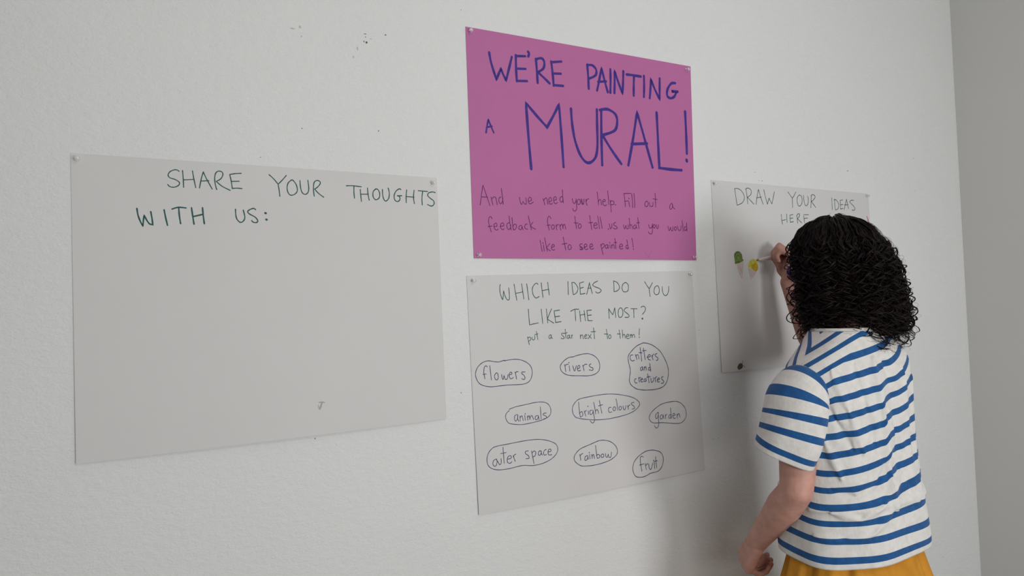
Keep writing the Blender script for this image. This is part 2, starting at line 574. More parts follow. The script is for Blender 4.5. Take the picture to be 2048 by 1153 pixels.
 ('purple', 'message_word', 'handwritten word feedback', 'violet', '''
1.74:732.2,1721.7 729.4,1726.6 724.7,1724.2 722.6,1714.8 724.3,1705.4 726.6,1697.7 728.9,1689.9
1.74:720.7,1702.5 731.8,1703.8
1.74:736.3,1702.6 744.2,1704.1 744.4,1709.2 741.0,1711.3 737.2,1707.4 737.9,1698.8 742.9,1694.2 747.6,1697.0
1.75:752.8,1703.7 762.7,1705.6 762.9,1710.5 759.1,1712.5 754.7,1707.9 755.1,1700.0 759.7,1696.0 763.5,1698.7
1.77:779.0,1713.4 773.2,1711.3 771.5,1703.7 775.6,1696.8 781.1,1700.7 782.0,1708.7
1.77:778.6,1730.0 780.1,1713.4 782.9,1695.7
1.77:786.3,1726.4 787.4,1710.5 789.3,1696.2
1.77:787.9,1704.1 792.3,1710.0 797.1,1709.2 797.5,1702.8 792.9,1696.6 789.0,1697.8
1.78:812.2,1707.1 807.4,1706.9 803.9,1701.4 807.0,1697.0 811.6,1699.2 813.2,1706.5 813.2,1706.5 814.4,1700.9 816.4,1697.2
1.79:828.4,1711.7 824.0,1711.0 820.8,1705.1 823.1,1700.0 828.6,1699.2
1.79:832.3,1731.9 835.6,1715.2 839.6,1697.8
1.8:844.5,1716.5 836.7,1707.8 836.7,1707.8 843.0,1703.3 851.5,1699.5
'''),
 ('purple', 'message_word', 'handwritten word form', 'violet', '''
1.83:897.3,1727.4 894.2,1732.5 889.3,1731.7 886.7,1720.1 888.7,1708.7 890.5,1697.9
1.82:884.6,1709.9 894.6,1711.5
1.83:900.7,1711.7 897.8,1707.3 898.7,1702.1 903.0,1701.2 906.5,1705.9 904.9,1711.1 900.7,1711.7
1.84:911.5,1712.3 912.3,1706.1 913.1,1699.5
1.84:912.1,1708.4 915.2,1712.4 919.1,1712.9
1.84:922.7,1713.0 923.5,1706.4 925.1,1699.2
1.84:923.3,1708.7 927.8,1714.2 930.8,1711.6 931.9,1703.3 932.3,1710.0 935.6,1714.4 938.2,1711.8 939.7,1702.5
'''),
 ('purple', 'message_word', 'handwritten word to', 'violet', '''
1.87:969.2,1736.3 971.1,1719.6 972.9,1703.8
1.86:965.9,1719.4 979.0,1718.8
1.87:982.1,1716.5 978.6,1711.4 979.9,1706.4 983.7,1705.8 987.8,1710.8 985.7,1716.3 982.1,1716.5
'''),
 ('purple', 'message_word', 'handwritten word tell', 'violet', '''
1.89:1015.9,1740.1 1017.7,1722.8 1020.2,1703.1
1.89:1011.9,1720.9 1024.3,1722.0
1.89:1027.0,1713.6 1037.1,1715.9 1036.5,1720.4 1031.6,1720.9 1027.6,1716.3 1028.4,1708.7 1033.4,1706.6 1038.8,1709.5
1.9:1041.0,1739.7 1043.3,1722.0 1045.2,1706.2
1.91:1048.4,1737.6 1051.2,1722.2 1053.6,1707.2
'''),
 ('purple', 'message_word', 'handwritten word us', 'violet', '''
1.92:1077.2,1720.3 1078.4,1712.7 1081.1,1707.3 1085.2,1713.0 1085.7,1720.6
1.93:1098.8,1724.9 1092.7,1722.2 1091.9,1717.7 1099.4,1714.3 1102.6,1710.0 1096.6,1707.1 1089.3,1709.6
1.92:1072.9,1706.2 1073.8,1705.9
'''),
 ('purple', 'message_word', 'handwritten word what', 'violet', '''
1.94:1124.0,1718.7 1125.3,1711.6 1128.1,1708.7 1132.2,1717.9 1132.2,1717.9 1133.9,1710.1 1139.6,1709.4 1140.2,1719.9
1.95:1144.4,1737.7 1145.3,1723.6 1145.7,1709.6
1.95:1145.3,1716.6 1149.7,1720.3 1152.9,1717.7 1153.7,1709.4
1.96:1164.2,1720.7 1159.1,1717.0 1158.2,1710.8 1163.1,1709.7 1166.6,1715.5 1166.9,1720.8 1166.9,1720.8 1167.3,1713.7 1170.3,1711.0
1.97:1174.0,1740.6 1175.2,1724.6 1176.5,1710.5
1.97:1169.0,1725.5 1179.0,1727.2
'''),
 ('purple', 'message_word', 'handwritten word you', 'violet', '''
1.99:1210.9,1722.3 1212.7,1715.2 1216.9,1712.8 1222.5,1717.3 1224.4,1725.2
2.0:1224.4,1725.2 1223.2,1706.5 1221.3,1699.3 1217.0,1696.7 1210.7,1699.0 1209.2,1702.9
2.0:1228.9,1722.9 1226.2,1718.3 1227.8,1713.8 1232.0,1714.9 1234.3,1720.3 1231.6,1723.0 1228.9,1722.9
2.0:1238.6,1723.2 1239.0,1714.2 1242.6,1712.9 1246.1,1723.4
'''),
 ('purple', 'message_word', 'handwritten word would', 'violet', '''
2.02:1279.8,1719.8 1281.7,1711.9 1284.8,1708.3 1289.2,1717.6 1289.2,1717.6 1291.5,1709.2 1296.8,1708.7 1298.0,1719.7
2.04:1306.1,1718.8 1302.9,1714.3 1305.0,1709.3 1309.5,1710.9 1311.3,1716.4 1308.5,1719.3 1305.6,1718.5
2.04:1315.9,1721.7 1317.3,1712.0 1322.0,1709.4 1327.6,1713.3 1328.6,1722.5
2.05:1333.5,1738.2 1335.0,1722.7 1336.1,1708.0
2.06:1347.2,1721.3 1341.7,1719.2 1340.7,1711.8 1345.3,1709.7 1349.4,1715.8
2.06:1349.8,1732.1 1350.2,1721.3 1350.4,1709.1
'''),
 ('purple', 'message_word', 'handwritten word like', 'violet', '''
1.81:862.8,1672.7 864.9,1659.1 867.6,1643.9
1.81:871.9,1660.9 873.7,1645.2
1.81:870.7,1665.7 871.2,1665.1
1.82:876.6,1678.6 879.2,1662.6 882.4,1645.0
1.82:890.6,1664.4 879.8,1653.5 879.8,1653.5 885.1,1649.6 891.5,1646.1
1.82:895.0,1654.7 902.7,1657.1 902.6,1661.4 899.2,1662.0 895.6,1658.0 895.5,1650.7 900.1,1647.8 904.6,1649.9
'''),
 ('purple', 'message_word', 'handwritten word to', 'violet', '''
1.84:931.1,1681.7 934.1,1665.2 937.0,1648.6
1.84:927.0,1663.4 941.9,1666.0
1.85:947.6,1662.1 944.1,1657.1 945.7,1651.1 949.6,1650.1 954.2,1654.7 952.2,1660.8 947.6,1662.1
'''),
 ('purple', 'message_word', 'handwritten word see', 'violet', '''
1.87:987.9,1665.5 982.2,1664.4 979.9,1660.1 985.7,1656.9 989.5,1652.7 985.3,1650.0 979.8,1651.9
1.88:992.9,1656.1 997.8,1657.2
1.87:980.5,1657.0 986.3,1653.0 984.1,1650.0 980.1,1650.6
1.88:993.4,1656.8 1001.6,1659.0 1001.5,1663.7 998.0,1665.3 994.1,1661.2 994.8,1653.5 999.4,1650.5 1005.3,1653.3
1.88:1010.8,1657.1 1019.6,1660.0 1019.5,1664.4 1015.9,1666.0 1011.5,1661.5 1012.3,1654.1 1017.4,1651.8 1023.3,1654.6
'''),
 ('purple', 'message_word', 'handwritten word painted', 'violet', '''
1.9:1046.0,1665.5 1048.8,1651.9 1052.1,1638.3
1.9:1047.8,1662.1 1051.7,1666.7 1057.3,1665.7 1057.4,1660.9 1052.0,1655.4 1049.0,1655.0
1.91:1067.3,1664.2 1061.7,1662.4 1060.9,1656.5 1064.9,1654.9 1068.6,1659.1 1068.9,1664.2 1068.9,1664.2 1069.3,1657.3 1070.9,1655.3
1.92:1075.7,1664.3 1076.4,1655.7
1.92:1075.7,1670.2 1076.1,1669.9
1.92:1081.2,1664.4 1081.5,1655.1
1.92:1081.4,1661.0 1085.3,1665.2 1088.8,1662.9 1090.0,1654.9
1.93:1093.0,1681.3 1094.3,1668.1 1094.7,1654.6
1.93:1090.2,1670.5 1098.4,1671.3
1.93:1106.2,1659.7 1116.7,1661.3 1116.6,1665.8 1112.4,1667.4 1107.7,1663.2 1107.7,1656.2 1112.7,1653.5 1118.5,1655.7
1.95:1135.2,1663.7 1130.0,1663.6 1128.6,1657.3 1132.9,1654.9 1136.6,1658.4
1.95:1132.8,1679.4 1134.6,1667.2 1135.9,1654.6
1.96:1150.2,1683.6 1152.4,1669.3 1153.5,1659.8
1.96:1153.1,1654.5 1153.6,1654.2
'''),
 ('mid', 'headline_word', 'handwritten word which', 'green', '''
1.87:748.9,1563.2 747.4,1555.4 748.2,1542.7 752.2,1529.9 754.6,1526.8 754.6,1526.8 756.2,1536.9 757.6,1547.9 757.6,1547.9 761.1,1535.4 766.1,1526.8 769.9,1525.3 772.5,1528.1 773.0,1540.9 771.6,1555.1
1.89:786.7,1563.7 789.6,1544.8 793.0,1524.3
1.9:807.9,1564.3 810.2,1546.0 812.7,1527.0
1.89:790.4,1541.1 810.1,1544.5
1.91:822.1,1564.2 824.3,1545.7 826.8,1524.7
1.92:854.0,1562.4 850.6,1565.4 844.6,1562.8 838.5,1554.9 837.6,1545.5 840.2,1535.4 846.7,1528.9 850.9,1529.7 856.5,1532.5
1.93:863.6,1566.4 865.3,1548.0 867.6,1529.6
1.94:882.4,1567.4 884.1,1552.1 885.9,1535.7
1.93:865.9,1546.8 884.4,1549.5
'''),
 ('mid', 'headline_word', 'handwritten word ideas', 'green', '''
1.97:942.6,1568.6 942.6,1552.9 942.6,1535.3
1.98:954.6,1566.4 955.4,1551.2 957.5,1535.3
1.98:954.6,1566.4 962.4,1565.5 970.1,1557.0 972.5,1549.5 968.5,1540.5 961.1,1535.9 957.5,1535.3
1.99:978.1,1564.4 978.9,1549.4 979.4,1535.5
1.99:978.1,1564.4 990.6,1567.6
1.99:979.0,1551.2 989.3,1553.2
1.99:979.4,1535.5 994.0,1537.7
2.0:999.0,1535.5 1004.3,1550.5 1008.8,1565.3
2.01:1008.5,1565.4 1012.2,1552.0 1016.5,1537.3
2.0:1003.1,1550.6 1013.0,1551.3
2.02:1034.9,1569.1 1024.7,1565.5 1018.9,1559.5 1024.3,1554.9 1038.9,1550.1 1045.0,1544.7 1041.3,1540.1 1032.8,1538.0 1027.4,1541.4
'''),
 ('mid', 'headline_word', 'handwritten word do', 'green', '''
2.05:1086.3,1569.3 1086.8,1555.7 1086.5,1540.5
2.05:1086.3,1569.0 1096.5,1565.8 1103.8,1557.0 1104.4,1549.2 1097.4,1543.1 1086.5,1540.5
2.07:1124.6,1564.6 1116.6,1560.0 1113.2,1550.7 1115.8,1542.1 1122.4,1539.3 1131.4,1541.8 1134.7,1550.4 1133.2,1559.8 1126.6,1564.3 1123.6,1564.3
'''),
 ('mid', 'headline_word', 'handwritten word you', 'green', '''
2.11:1190.6,1566.2 1198.0,1556.0 1205.5,1546.9
2.12:1217.8,1563.1 1211.2,1554.2 1205.5,1546.9 1205.5,1546.9 1206.2,1536.7 1207.7,1525.8
2.13:1232.8,1554.6 1225.4,1550.0 1221.9,1539.7 1224.5,1532.4 1230.5,1530.2 1237.9,1533.0 1241.1,1542.6 1238.9,1551.5 1233.9,1554.6
2.14:1251.6,1552.1 1251.9,1540.8 1255.6,1531.1 1261.7,1527.1 1269.2,1530.8 1274.0,1540.5 1274.8,1552.5
'''),
 ('mid', 'headline_word', 'handwritten word like', 'green', '''
1.91:824.3,1501.7 825.2,1482.4 826.4,1463.1 826.4,1463.1 837.4,1465.0 851.2,1467.1
1.93:861.0,1500.7 862.6,1482.6 863.9,1465.2
1.93:875.9,1500.9 877.5,1482.1 878.6,1465.8
1.94:891.3,1501.0 884.8,1489.2 877.9,1475.4 877.9,1475.4 886.6,1470.2 896.3,1464.8
1.95:898.3,1495.2 900.4,1479.9 901.9,1465.8
1.95:898.3,1495.2 914.7,1497.1
1.95:899.8,1480.5 914.4,1481.8
1.95:901.9,1466.1 917.9,1467.8
'''),
 ('mid', 'headline_word', 'handwritten word the', 'green', '''
1.97:947.9,1492.9 959.5,1497.6 972.7,1497.3
1.98:960.9,1496.4 961.7,1482.4 962.1,1468.3
1.99:975.1,1493.3 976.2,1478.9 977.1,1465.7
1.99:989.2,1493.5 990.4,1479.9 992.0,1467.2
1.99:976.0,1482.2 991.3,1484.4
2.0:997.5,1493.3 998.7,1479.7 1000.0,1466.9
2.0:997.5,1493.3 1011.9,1494.4
2.0:998.8,1480.6 1011.3,1481.4
2.0:1000.0,1467.2 1013.5,1466.8
'''),
 ('mid', 'headline_word', 'handwritten word most', 'green', '''
2.04:1067.6,1471.0 1067.1,1483.6 1066.9,1496.5 1066.9,1496.5 1072.8,1488.0 1079.1,1480.1 1079.1,1480.1 1083.3,1489.2 1086.8,1497.8 1086.8,1497.8 1087.8,1486.0 1089.0,1472.4
2.06:1104.9,1497.3 1098.8,1491.9 1097.5,1481.1 1099.8,1473.3 1105.6,1472.5 1111.6,1477.5 1113.1,1486.8 1110.5,1494.7 1105.8,1497.6
2.07:1130.2,1497.3 1124.3,1497.1 1118.2,1492.9 1118.0,1488.2 1127.4,1481.7 1133.4,1476.1 1129.9,1471.5 1119.1,1472.0
2.08:1140.2,1494.2 1161.2,1493.3
2.08:1149.7,1493.3 1149.5,1481.0 1149.3,1470.0
2.1:1175.0,1496.7 1179.0,1499.4 1186.0,1498.9 1189.7,1493.3 1187.4,1486.2 1178.5,1477.9
3.25:1177.5,1466.6 1178.2,1466.2
'''),
 ('mid', 'subheading_word', 'handwritten word put', 'green', '''
1.72:819.6,1433.9 821.2,1425.2 823.7,1414.8
1.72:820.5,1431.0 824.5,1433.4 828.5,1430.6 827.5,1426.4 822.1,1422.9
1.72:832.1,1432.7 832.6,1427.5 835.8,1425.7 839.6,1428.6 839.9,1435.2
1.73:845.0,1446.5 846.6,1437.0 848.5,1425.9
1.73:839.6,1438.1 849.4,1440.3
'''),
 ('mid', 'subheading_word', 'handwritten word a', 'green', '''
1.75:885.1,1436.1 880.9,1433.0 881.0,1427.5 884.7,1427.0 887.4,1432.2 886.8,1436.0 886.8,1436.0 887.9,1429.2 890.9,1426.7
'''),
 ('mid', 'subheading_word', 'handwritten word star', 'green', '''
1.77:926.0,1437.7 919.8,1438.6 917.9,1435.1 922.9,1430.5 925.9,1426.5 920.9,1424.1 915.8,1426.4
1.77:929.3,1448.5 929.9,1437.5 930.7,1425.1
1.77:924.6,1437.5 934.9,1439.4
1.78:940.6,1432.6 936.1,1431.4 935.3,1425.5 938.4,1424.4 941.5,1429.6 941.6,1432.6 941.6,1432.6 942.4,1426.6 944.8,1424.4
1.78:947.7,1432.9 948.3,1424.3
1.78:947.9,1429.3 950.5,1432.8 950.5,1432.8
'''),
 ('mid', 'subheading_word', 'handwritten word next', 'green', '''
1.79:974.4,1432.0 974.7,1422.1
1.79:974.6,1428.1 979.8,1431.7 982.3,1427.7 983.3,1421.4
1.8:988.6,1427.4 993.8,1428.7 993.2,1431.7 990.3,1431.8 987.6,1427.5 989.1,1422.1 995.7,1423.2
1.8:998.3,1431.5 1008.4,1421.1
1.81:1008.2,1431.9 998.5,1420.6
1.81:1016.1,1448.2 1017.3,1435.1 1018.0,1419.7
1.81:1007.8,1438.0 1022.2,1438.3
'''),
 ('mid', 'subheading_word', 'handwritten word to', 'green', '''
1.83:1056.7,1442.6 1058.4,1430.3 1059.6,1417.4
1.83:1049.4,1430.7 1061.4,1429.8
1.84:1066.2,1427.8 1063.0,1423.9 1064.2,1418.5 1068.0,1418.2 1070.9,1422.3 1069.2,1427.0 1066.2,1427.8
'''),
 ('mid', 'subheading_word', 'handwritten word them', 'green', '''
1.85:1098.1,1439.3 1099.9,1428.4 1100.8,1416.3
1.85:1091.4,1429.1 1101.8,1428.3
1.86:1108.5,1438.8 1109.1,1428.0 1109.4,1418.0
1.86:1109.3,1423.3 1113.3,1426.8 1116.3,1424.5 1117.1,1416.7
1.86:1121.2,1420.6 1129.1,1422.1 1128.5,1425.8 1125.0,1426.3 1121.3,1422.7 1121.8,1417.1 1126.9,1414.7 1130.9,1416.1
1.87:1133.9,1425.3 1135.1,1416.8
1.87:1134.6,1422.1 1138.7,1425.7 1140.6,1417.2 1140.8,1421.8 1145.8,1425.4 1148.0,1423.1 1148.9,1416.5
1.89:1166.4,1439.5 1165.0,1428.6 1164.3,1422.3
1.89:1164.8,1416.9 1165.2,1416.5
'''),
 ('mid', 'word_bubble', 'handwritten word flowers in a ring', 'ink', '''
1.74:753.7,1381.0 738.0,1378.1 725.2,1379.6 710.9,1382.5 696.4,1379.8 683.6,1370.7 676.8,1358.4 677.0,1345.6 684.0,1332.3 696.2,1324.9 714.0,1320.9 735.7,1320.8 761.5,1321.3 799.0,1319.9 816.3,1323.5 825.3,1332.8 828.9,1347.5 825.6,1361.1 814.5,1371.9 797.7,1379.2 778.9,1381.7 752.8,1379.8
1.72:707.1,1368.5 704.1,1371.0 699.6,1368.0 697.7,1356.9 698.8,1348.8 700.0,1340.7
1.71:695.4,1351.6 703.6,1352.0
1.72:714.0,1370.9 715.3,1355.7 717.1,1336.8
1.73:730.6,1352.3 725.8,1346.8 727.0,1338.6 731.8,1335.7 735.4,1341.2 734.1,1350.3 730.0,1352.3
1.74:744.5,1347.7 745.7,1340.5 748.2,1335.7 751.0,1345.0 751.0,1345.0 753.8,1335.8 759.3,1336.2 761.8,1345.8
1.75:766.2,1345.5 772.2,1346.7 771.7,1350.8 768.3,1351.1 764.7,1345.6 766.8,1337.2 771.4,1335.6 776.0,1338.2
1.76:781.4,1350.9 783.3,1342.6 784.8,1333.6
1.76:782.0,1347.6 785.2,1351.3 790.1,1351.0
1.77:809.0,1349.3 801.2,1349.5 799.3,1346.3 805.6,1340.9 808.3,1334.1 804.2,1331.1 799.2,1333.8
'''),
 ('mid', 'word_bubble', 'handwritten word rivers in a ring', 'ink', '''
1.84:947.3,1377.4 935.7,1376.0 921.0,1368.4 911.6,1358.7 910.8,1350.2 915.6,1341.3 927.5,1334.0 941.7,1330.5 966.4,1328.3 995.8,1326.2 1015.2,1328.9 1027.4,1336.8 1030.9,1349.0 1027.7,1363.3 1015.4,1375.5 998.7,1382.0 981.7,1382.6 964.9,1380.5 948.1,1377.0
1.83:923.4,1359.6 925.0,1350.9 925.8,1341.6
1.83:924.0,1354.4 928.7,1359.3 934.9,1359.2
1.83:937.1,1355.3 938.5,1341.8
1.83:936.3,1363.6 936.7,1363.2
1.84:947.8,1354.9 952.5,1341.1 958.6,1354.5
1.85:962.8,1346.6 969.1,1348.8 967.7,1354.1 964.0,1353.5 961.2,1347.6 963.7,1340.5 970.9,1341.5
1.86:978.2,1354.2 980.0,1347.2 981.3,1339.8
1.86:978.9,1350.7 984.6,1355.6 991.4,1355.5
1.87:1003.7,1356.0 998.0,1352.9 1001.2,1348.3 1009.5,1344.3 1007.1,1339.2 997.4,1341.1
'''),
 ('mid', 'word_bubble', 'handwritten words critters and creatures in a ring', 'ink', '''
2.03:1179.2,1400.7 1167.7,1398.4 1152.8,1392.8 1137.7,1382.2 1127.6,1372.7 1123.9,1364.0 1124.9,1352.6 1128.1,1339.7 1129.5,1328.2 1126.8,1315.8 1124.9,1303.3 1127.9,1294.3 1137.0,1286.0 1149.5,1279.2 1167.1,1275.3 1188.3,1273.3 1211.5,1273.1 1231.9,1275.8 1245.8,1282.2 1255.0,1293.2 1259.7,1308.5 1260.7,1324.1 1256.1,1340.1 1245.4,1360.4 1232.8,1376.8 1215.0,1389.5 1197.2,1397.5 1177.6,1400.7
2.01:1140.3,1370.6 1133.8,1370.4 1130.6,1364.9 1132.3,1357.8 1138.6,1354.9 1144.9,1356.4
2.01:1148.3,1371.4 1151.2,1364.9 1153.1,1357.6
2.01:1149.7,1366.2 1153.1,1369.9 1157.6,1370.1
2.02:1158.8,1368.2 1160.3,1358.7
2.02:1165.6,1389.6 1167.8,1371.5 1169.3,1352.5
2.02:1161.5,1375.7 1171.9,1374.4
2.03:1176.8,1386.9 1179.2,1370.9 1181.3,1355.3
2.02:1173.1,1379.4 1186.0,1380.2
2.03:1187.9,1361.3 1199.2,1363.2 1198.0,1367.8 1193.9,1367.7 1190.3,1362.5 1192.4,1355.9 1199.6,1353.1
2.04:1204.3,1365.5 1206.6,1358.9 1208.6,1353.3
2.04:1205.4,1361.5 1208.7,1366.5 1212.5,1368.9
2.05:1223.3,1369.5 1216.5,1367.4 1217.7,1362.7 1225.0,1357.8 1225.5,1352.5 1219.5,1350.8
2.02:1170.7,1336.8 1164.9,1334.7 1164.1,1329.0 1167.7,1327.6 1170.8,1331.7 1171.4,1336.5 1171.4,1336.5 1172.3,1330.3 1173.5,1327.7
2.02:1177.2,1336.4 1177.7,1327.4
2.02:1177.3,1332.5 1182.2,1336.5 1184.2,1326.9
2.03:1196.5,1333.8 1191.8,1332.8 1190.9,1327.5 1194.8,1326.2 1197.6,1329.8
2.03:1196.5,1344.1 1197.5,1333.7 1198.9,1323.0
2.01:1147.9,1306.6 1143.0,1305.7 1142.3,1299.5 1145.6,1295.4 1150.2,1296.3
2.01:1156.4,1309.3 1157.1,1303.4 1158.0,1296.9
2.01:1156.9,1305.9 1160.1,1308.7 1162.9,1309.0
2.02:1162.2,1301.7 1169.8,1303.7 1168.1,1306.1 1164.8,1306.0 1162.5,1301.7 1164.3,1297.1 1170.4,1297.5
2.02:1180.3,1304.1 1175.3,1303.2 1174.0,1298.5 1177.4,1296.7 1180.9,1300.3 1181.3,1304.1 1181.3,1304.1 1181.9,1297.6
2.03:1187.6,1316.9 1189.5,1304.7 1191.1,1292.3
2.03:1183.8,1308.2 1196.4,1308.8
2.03:1198.1,1304.1 1198.6,1296.3 1201.1,1292.8 1206.3,1297.0 1206.8,1305.2
2.04:1211.4,1304.3 1213.1,1299.0 1213.4,1293.1
2.04:1212.3,1301.7 1215.2,1305.3 1218.6,1306.9
2.05:1219.0,1297.3 1227.5,1299.2 1226.4,1302.5 1222.7,1302.2 1219.7,1297.2 1221.9,1292.5 1227.5,1292.5
2.06:1241.1,1305.2 1235.6,1303.8 1236.6,1298.5 1242.4,1292.9 1240.2,1287.8 1233.6,1288.1
'''),
 ('mid', 'word_bubble', 'handwritten word animals in a ring', 'ink', '''
1.62:761.9,1260.1 754.6,1255.1 751.0,1247.0 754.7,1235.7 764.0,1228.5 792.8,1223.4 818.4,1224.4 844.4,1227.2 864.9,1232.0 875.5,1239.6 877.7,1251.5 872.5,1263.4 862.7,1270.0 848.6,1272.7 830.5,1272.6 806.6,1270.1 781.1,1267.7 762.0,1263.4
1.63:782.2,1248.9 776.3,1246.1 775.2,1237.8 778.7,1233.4 783.3,1238.6 784.6,1248.7 784.6,1248.7 783.7,1238.6 786.9,1232.2
1.64:790.2,1244.7 790.4,1232.1
1.63:790.4,1239.6 795.7,1244.2 798.7,1232.3
1.64:803.5,1245.1 804.5,1232.4
1.64:804.9,1248.4 805.0,1248.0
1.64:810.9,1242.6 811.2,1232.0
1.64:811.1,1238.3 815.6,1242.5 817.6,1232.5 817.8,1237.7 822.8,1242.1 827.9,1232.0
1.66:839.0,1240.5 833.0,1238.7 832.7,1232.2 837.0,1230.7 840.8,1236.2 841.1,1241.0 841.1,1241.0 843.0,1230.1
1.66:848.0,1261.0 848.5,1245.7 849.1,1231.2
1.67:864.3,1244.2 857.3,1244.0 855.6,1240.7 863.1,1236.5 864.1,1232.0 856.7,1230.7
'''),
 ('mid', 'word_bubble', 'handwritten words bright colours in a ring', 'ink', '''
1.72:965.3,1269.8 952.1,1263.9 942.5,1252.3 941.0,1240.1 946.0,1228.9 956.3,1222.2 981.9,1216.3 1012.4,1211.7 1057.2,1210.6 1103.6,1214.7 1132.2,1221.1 1149.5,1230.6 1155.8,1239.4 1148.3,1249.5 1129.8,1259.6 1097.5,1268.2 1065.5,1273.3 1033.8,1274.6 998.2,1273.0 965.3,1269.8
1.72:960.6,1262.0 961.7,1243.4 963.7,1223.9
1.72:961.6,1232.7 967.9,1237.4 971.6,1233.5 970.5,1226.4 963.7,1224.3
1.72:976.6,1238.3 978.8,1231.0 981.0,1224.3
1.72:977.7,1234.7 980.9,1237.9 983.6,1238.7
1.73:988.7,1237.1 989.1,1228.1
1.73:988.5,1249.0 988.7,1248.6
1.74:1000.6,1237.8 995.1,1237.4 993.2,1231.3 996.7,1227.0 1002.4,1230.4 1003.7,1237.5
1.74:1003.7,1237.5 1005.6,1224.7 1007.1,1211.9 1002.1,1205.2 996.7,1207.6 993.5,1211.9
1.74:1006.6,1257.1 1009.7,1242.3 1011.1,1227.0
1.74:1010.5,1233.2 1016.1,1238.1 1019.0,1234.2 1020.4,1227.9
1.75:1025.0,1260.4 1027.6,1244.2 1031.1,1227.2
1.75:1021.5,1246.6 1034.6,1248.6
1.76:1061.2,1239.2 1054.4,1238.9 1052.2,1232.7 1054.8,1227.0 1062.8,1227.3
1.77:1070.3,1239.2 1066.7,1235.0 1068.7,1230.0 1073.3,1230.6 1075.2,1235.6 1072.6,1239.2 1069.9,1239.0
1.77:1078.4,1259.6 1081.0,1244.6 1081.7,1229.8
1.78:1089.9,1239.1 1086.2,1234.9 1088.2,1229.9 1092.9,1230.9 1094.6,1235.9 1092.0,1239.1
1.78:1099.9,1239.1 1101.0,1230.7 1105.6,1229.3 1109.7,1238.9
1.79:1115.4,1238.8 1116.6,1228.6
1.79:1116.0,1233.9 1119.1,1238.0 1122.9,1239.5
1.8:1136.5,1245.0 1129.4,1244.5 1127.8,1241.1 1135.9,1234.7 1137.5,1229.5 1129.3,1227.7
'''),
 ('mid', 'word_bubble', 'handwritten word garden in a ring', 'ink', '''
1.78:1235.6,1232.3 1214.3,1224.8 1195.6,1213.7 1187.3,1203.7 1187.1,1193.9 1198.8,1184.4 1234.9,1180.9 1276.9,1173.9 1298.5,1174.0 1312.7,1182.6 1318.5,1196.3 1314.6,1213.0 1301.9,1226.4 1286.1,1233.6 1267.5,1234.9 1235.6,1232.3
1.77:1217.0,1210.6 1209.2,1205.4 1208.3,1196.4 1213.7,1195.1 1217.7,1204.6 1218.1,1210.5
1.77:1218.1,1210.5 1217.8,1190.7 1218.1,1178.7 1213.4,1170.3 1206.9,1170.1 1202.4,1176.5
1.78:1231.1,1203.2 1224.7,1199.9 1224.7,1192.7 1230.4,1192.5 1233.5,1199.0 1233.7,1202.9 1233.7,1202.9 1237.2,1191.4
1.78:1241.5,1202.1 1243.4,1190.7
1.78:1242.3,1197.1 1246.3,1201.6 1248.4,1202.2
1.79:1262.6,1200.0 1255.8,1198.7 1254.6,1191.6 1259.8,1190.6 1262.3,1196.0
1.79:1262.1,1218.1 1262.8,1204.0 1263.5,1189.0
1.79:1268.7,1195.3 1276.8,1197.5 1274.7,1201.8 1270.6,1200.8 1269.1,1193.3 1272.5,1188.5 1278.4,1189.1
1.8:1283.9,1199.4 1284.8,1187.6
1.8:1284.1,1193.7 1289.9,1199.6 1292.9,1196.9 1295.2,1189.3
'''),
 ('mid', 'word_bubble', 'handwritten words outer space in a ring', 'ink', '''
1.66:724.0,1179.6 711.2,1175.0 701.9,1165.0 698.1,1151.2 700.8,1138.1 711.1,1128.8 728.9,1123.8 754.3,1122.9 776.5,1124.7 795.2,1125.5 821.5,1121.6 848.5,1123.3 872.3,1130.2 886.6,1140.0 892.8,1151.0 889.8,1163.1 878.4,1171.2 859.1,1178.5 837.9,1182.6 813.1,1183.9 782.9,1182.9 753.2,1181.2 724.0,1179.6
1.66:723.6,1149.5 716.4,1148.0 713.1,1141.3 715.8,1134.5 721.2,1134.6 724.3,1143.0 722.7,1148.6 722.7,1148.6 727.8,1140.9 730.3,1136.1 734.9,1138.4 735.0,1149.6
1.67:741.2,1175.5 742.1,1156.7 742.9,1137.3
1.67:734.8,1161.2 749.0,1162.0
1.67:751.6,1145.8 761.8,1146.9 762.0,1151.8 756.5,1153.0 751.7,1147.4 752.2,1138.5 758.5,1135.2 763.5,1138.5
1.68:767.7,1151.9 770.0,1145.1 772.7,1138.2
1.68:768.7,1148.5 770.4,1153.1 774.9,1154.8
1.7:809.2,1158.7 802.4,1158.1 801.1,1153.3 809.4,1146.5 810.3,1140.7 802.0,1140.6
1.71:818.3,1156.9 821.0,1141.8 823.7,1126.0
1.71:819.6,1151.8 825.1,1156.1 829.9,1152.2 827.4,1144.2 821.8,1142.7
1.72:844.3,1154.3 838.4,1152.8 836.9,1146.3 840.8,1143.5 844.7,1147.8 844.7,1154.0 844.7,1154.0 845.8,1146.9 848.4,1143.2
1.73:859.9,1155.4 853.9,1153.3 851.6,1146.1 854.4,1142.5 860.1,1143.4
1.73:864.7,1149.1 872.5,1149.3 872.4,1154.5 867.7,1154.8 864.2,1148.7 867.0,1141.2 874.9,1141.2
'''),
